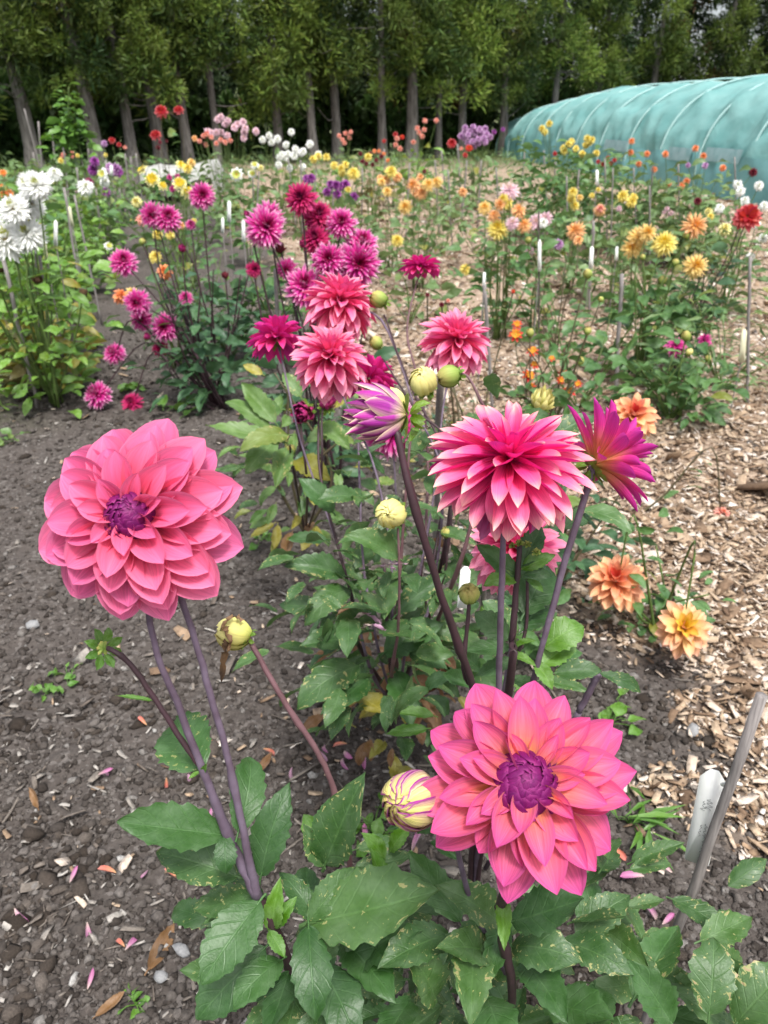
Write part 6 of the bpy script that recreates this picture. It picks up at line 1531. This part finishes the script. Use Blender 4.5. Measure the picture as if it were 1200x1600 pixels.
for x, y, Y in ((600, 232, 13), (566, 262, 11), (690, 235, 13), (715, 225, 14), (730, 250, 12), (752, 250, 12), (820, 238, 12.5), (850, 235, 12), (868, 248, 11.5), (945, 248, 9.5), (958, 262, 9), (990, 262, 9), (1020, 262, 9), (1060, 255, 9), (1148, 245, 9), (1015, 290, 8), (885, 275, 9), (640, 255, 11), (520, 285, 9), (495, 262, 10), (450, 248, 12), (405, 262, 10), (470, 250, 11), (680, 250, 11), (775, 262, 10), (905, 265, 9.5), (395, 268, 9), (700, 265, 10)):
    st_px(x, y, x + rng.normal(0, 3), Y, 3.2, 'thin pale stake standing among the distant dahlias', RS, y1=y + 50)
def lab_px(x, y0, y1, Y, w, text, mat='tag', dx=0, grp=None):
    t = PY(x, y0, Y); z = depth(t); b = PY(x + dx, y1, Y)
    plate('plant_label', t, b, w * .8 / FPX * z, .0025, mat, text, 'plant label', grp, unit(np.array([rng.normal(0, .25), -1, .1])))
    if b[2] > .12: stake(b + np.array([0, .012, .06]), np.array([b[0], b[1] + .02, 0]), .007, 'thin support stick under the ' + text, 'support sticks of plant labels')
lab_px(87, 344, 385, 4.6, 9, 'white plastic label beside the white cactus blooms')
lab_px(108, 322, 354, 5.8, 7, 'cream plastic label tied to the tall grey stake', 'tag_old', 5)
lab_px(70, 380, 413, 4.7, 7, 'yellowed label low beside the white cactus blooms', 'tag_old', 3)
lab_px(358, 314, 347, 5.6, 8, 'white label upright on the mulch left of the magenta blooms', 'tag')
lab_px(348, 340, 364, 5.5, 6, 'short white label just below the upright one', 'tag')
lab_px(380, 344, 379, 5.0, 7, 'white label nearest the magenta cactus blooms', 'tag', 1)
lab_px(843, 374, 424, 5.0, 7, 'white label hanging on the dark rod', 'tag')
lab_px(1163, 514, 566, 4.1, 12, 'cream label on the right mulch', 'tag_old', -4)
lab_px(925, 385, 420, 6.0, 8, 'white label on the grey stake behind the apricot bloom', 'tag', -2)
lab_px(964, 385, 407, 6.4, 6, 'white label left of the shaggy golden blooms', 'tag', -1)
lab_px(757, 425, 450, 4.6, 6, 'small white label right of the magenta cactus blooms', 'tag', -1)
lab_px(933, 265, 290, 8.6, 6, 'small white label before the tunnel', 'tag')
lab_px(162, 262, 280, 9.6, 8, 'white label among the purple balls', 'tag')
lab_px(174, 258, 275, 9.5, 6, 'narrow white label right of the purple balls', 'tag')

# ---------------------------------------------------------------- fallen petals, stones, dry leaves, weeds on the near soil
FP = [petal_mesh('fallen_petal', [dict(n=1, th=90, bend=b, L=1.0, W=.42, r0=-.5, z0=.12, curl0=1.6, curl1=c, tip=2.4, jit=.6)], M[m], i, 5, 8) for i, (m, b, c) in enumerate((('mauve_fallen', 30, 1.0), ('mauve_fallen', -40, 1.8), ('coral_fallen', 25, 1.4), ('mauve_fallen', 50, 2.4)))]
def lie(me, name, x, y, L, label, cat, grp=None, z=.012, tilt=.35, spin=None):
    p = G(x, y, .01); p[2] = float(gh_fine(p[0:1], p[1:2])[0]) + z
    o = add(name, me, None, loc=p)
    o.rotation_euler = (rng.normal(0, tilt), rng.normal(0, tilt), rng.uniform(0, 6.28) if spin is None else spin); o.scale = (L, L, L)
    return tag(o, label, cat, grp)
for x, y in ((165, 1210), (230, 1375), (140, 1455), (118, 1372), (35, 1430), (335, 1275), (290, 1222), (458, 1210), (165, 1215), (352, 1480), (205, 1480), (140, 1530)):
    lie(FP[int(rng.integers(0, 2))], 'fallen_petal', x, y, rng.uniform(.030, .042), 'mauve petal fallen on the bare soil left of the nearest plant', 'petal', 'mauve petals fallen on the left soil', .016, .7)
for x, y in ((165, 1365), (260, 1225), (188, 1478), (265, 1368), (222, 1128), (420, 1180), (335, 1160), (335, 1500)):
    lie(FP[2], 'fallen_petal', x, y, rng.uniform(.030, .045), 'coral petal fallen on the bare soil left of the nearest plant', 'petal', 'coral petals fallen on the left soil', .016, .5)
for x, y in ((510, 1172), (545, 1180), (530, 1165), (500, 1185), (570, 1190), (575, 1310), (640, 1300), (655, 1318), (625, 1285), (540, 1200)):
    lie(FP[int(rng.integers(0, 4))], 'fallen_petal', x, y, rng.uniform(.04, .055), 'pink petal fallen at the foot of the middle coral dahlia', 'petal', 'pink petals fallen in the middle of the row', .02, .6)
for x, y in ((965, 1340), (1030, 1360), (1010, 1430), (1040, 1450), (985, 1380)):
    lie(FP[int(rng.integers(0, 4))], 'fallen_petal', x, y, rng.uniform(.04, .055), 'pale pink petal fallen between the front bloom and the thick stake', 'petal', 'pale petals fallen at the right front', .02, .6)
DL = {}
for i in range(3):
    V, F, at = leaf_template(80 + i, .30, droop=-.6, cup=.9, teeth=3, serr=.02); DL[i] = new_mesh('dry_leaf', V, F, M['leaf_dry'], at)
for i, (x, y, L, lab) in enumerate(((232, 1520, .11, 'long curled tan leaf lying on the soil beside the nearest plant'), (400, 1215, .07, 'tan curled leaf on the soil left of the wilted bud stem'), (60, 1265, .07, 'small brown curled leaf on the soil at the left'), (150, 1590, .06, 'orange brown dry leaf at the bottom edge'))):
    lie(DL[i % 3], 'dry_leaf', x, y, L, lab, 'leaf', None, .015, .3, (-.3, -.6, .5, -.8)[i])
ST = []
for i in range(3):
    r = np.random.default_rng(90 + i); V = IV * (1 + r.normal(0, .20, (len(IV), 1))) * np.array([1, .7 + .12 * i, .55]); ST.append(new_mesh('stone', V, IF, [plain('pale_grey_stone', (.34, .34, .34), (.22, .22, .22), 6, .85, .4, .05)], None, False))
for i, (x, y, L, lab) in enumerate(((285, 1493, .019, 'pale grey stone beside the long curled leaf'), (252, 1525, .015, 'grey stone below the pale one'), (50, 978, .025, 'pale stone on the soil at the left edge'), (300, 1525, .014, 'small dark stone beside the nearest leaves'), (1085, 1135, .022, 'pale stone on the mulch behind the stake'), (640, 1400, .016, 'stone under the front leaves'))):
    lie(ST[i % 3], 'stone', x, y, L, lab, 'stone', None, .012, .3)
WT = leaf_template(95, .8, 5, 8, 3, .5, .3, .12, .3)
for i, (x, y, n, sz, lab) in enumerate(((75, 1085, 12, .026, 'small bright weed seedling on the soil at the left'), (105, 1058, 9, .026, 'little clover-like weed just beyond the left seedling'), (212, 1570, 9, .018, 'tiny weed near the bottom edge'), (205, 610, 16, .05, 'small weed on the path beside the drooping blooms'), (178, 510, 14, .05, 'small weed on the path below the orange blooms'), (88, 590, 14, .055, 'weed at the foot of a left stake'), (20, 690, 8, .05, 'pale weed at the left edge of the path'), (408, 845, 7, .035, 'seedling with few leaves on the bare soil'),
                                        (985, 1290, 16, .05, 'grassy weed right of the front bloom'), (955, 1130, 8, .05, 'broad-leaved weed behind the front bloom'), (280, 640, 6, .09, 'lone leafy weed below the drooping dahlia'), (585, 1290, 18, .05, 'bright leafy weed left of the striped bud'))):
    p = G(x, y, 0); a = rng.uniform(0, 2 * PI, n)
    base = np.stack([p[0] + rng.normal(0, sz * .8, n), p[1] + rng.normal(0, sz * .8, n), np.abs(rng.normal(.014, .012, n))], 1)
    yd = np.stack([np.cos(a), np.sin(a), rng.uniform(.0, .7, n)], 1)
    V, F, at = scatter(WT if i != 8 else FERN, base, yd, np.stack([rng.normal(0, .3, n), rng.normal(-.2, .3, n), np.ones(n)], 1), (sz * rng.uniform(.7, 1.3, n)) * (2.2 if i == 8 else 1), i)
    V[:, 2] = np.maximum(V[:, 2], .004)
    sV, sF = tubes([(spline([[p[0], p[1], .0], [(p[0] + q[0]) / 2, (p[1] + q[1]) / 2, q[2] * .8 + .006], q], 6), [.0012, .0009], 4) for q in base])
    V, F, at = merge([(V, F, at), (sV, sF, {k_: np.full(len(sV), .3) for k_ in at})])
    tag(world('weed', V, F, M['leaf_fresh'] if i != 6 else M['leaf_pale'], None, at, origin=p), lab, 'weed', 'weeds on the soil')
SC.cycles.use_denoising = True
SC.cycles.max_bounces = 6; SC.cycles.diffuse_bounces = 3; SC.cycles.transmission_bounces = 3; SC.cycles.glossy_bounces = 2
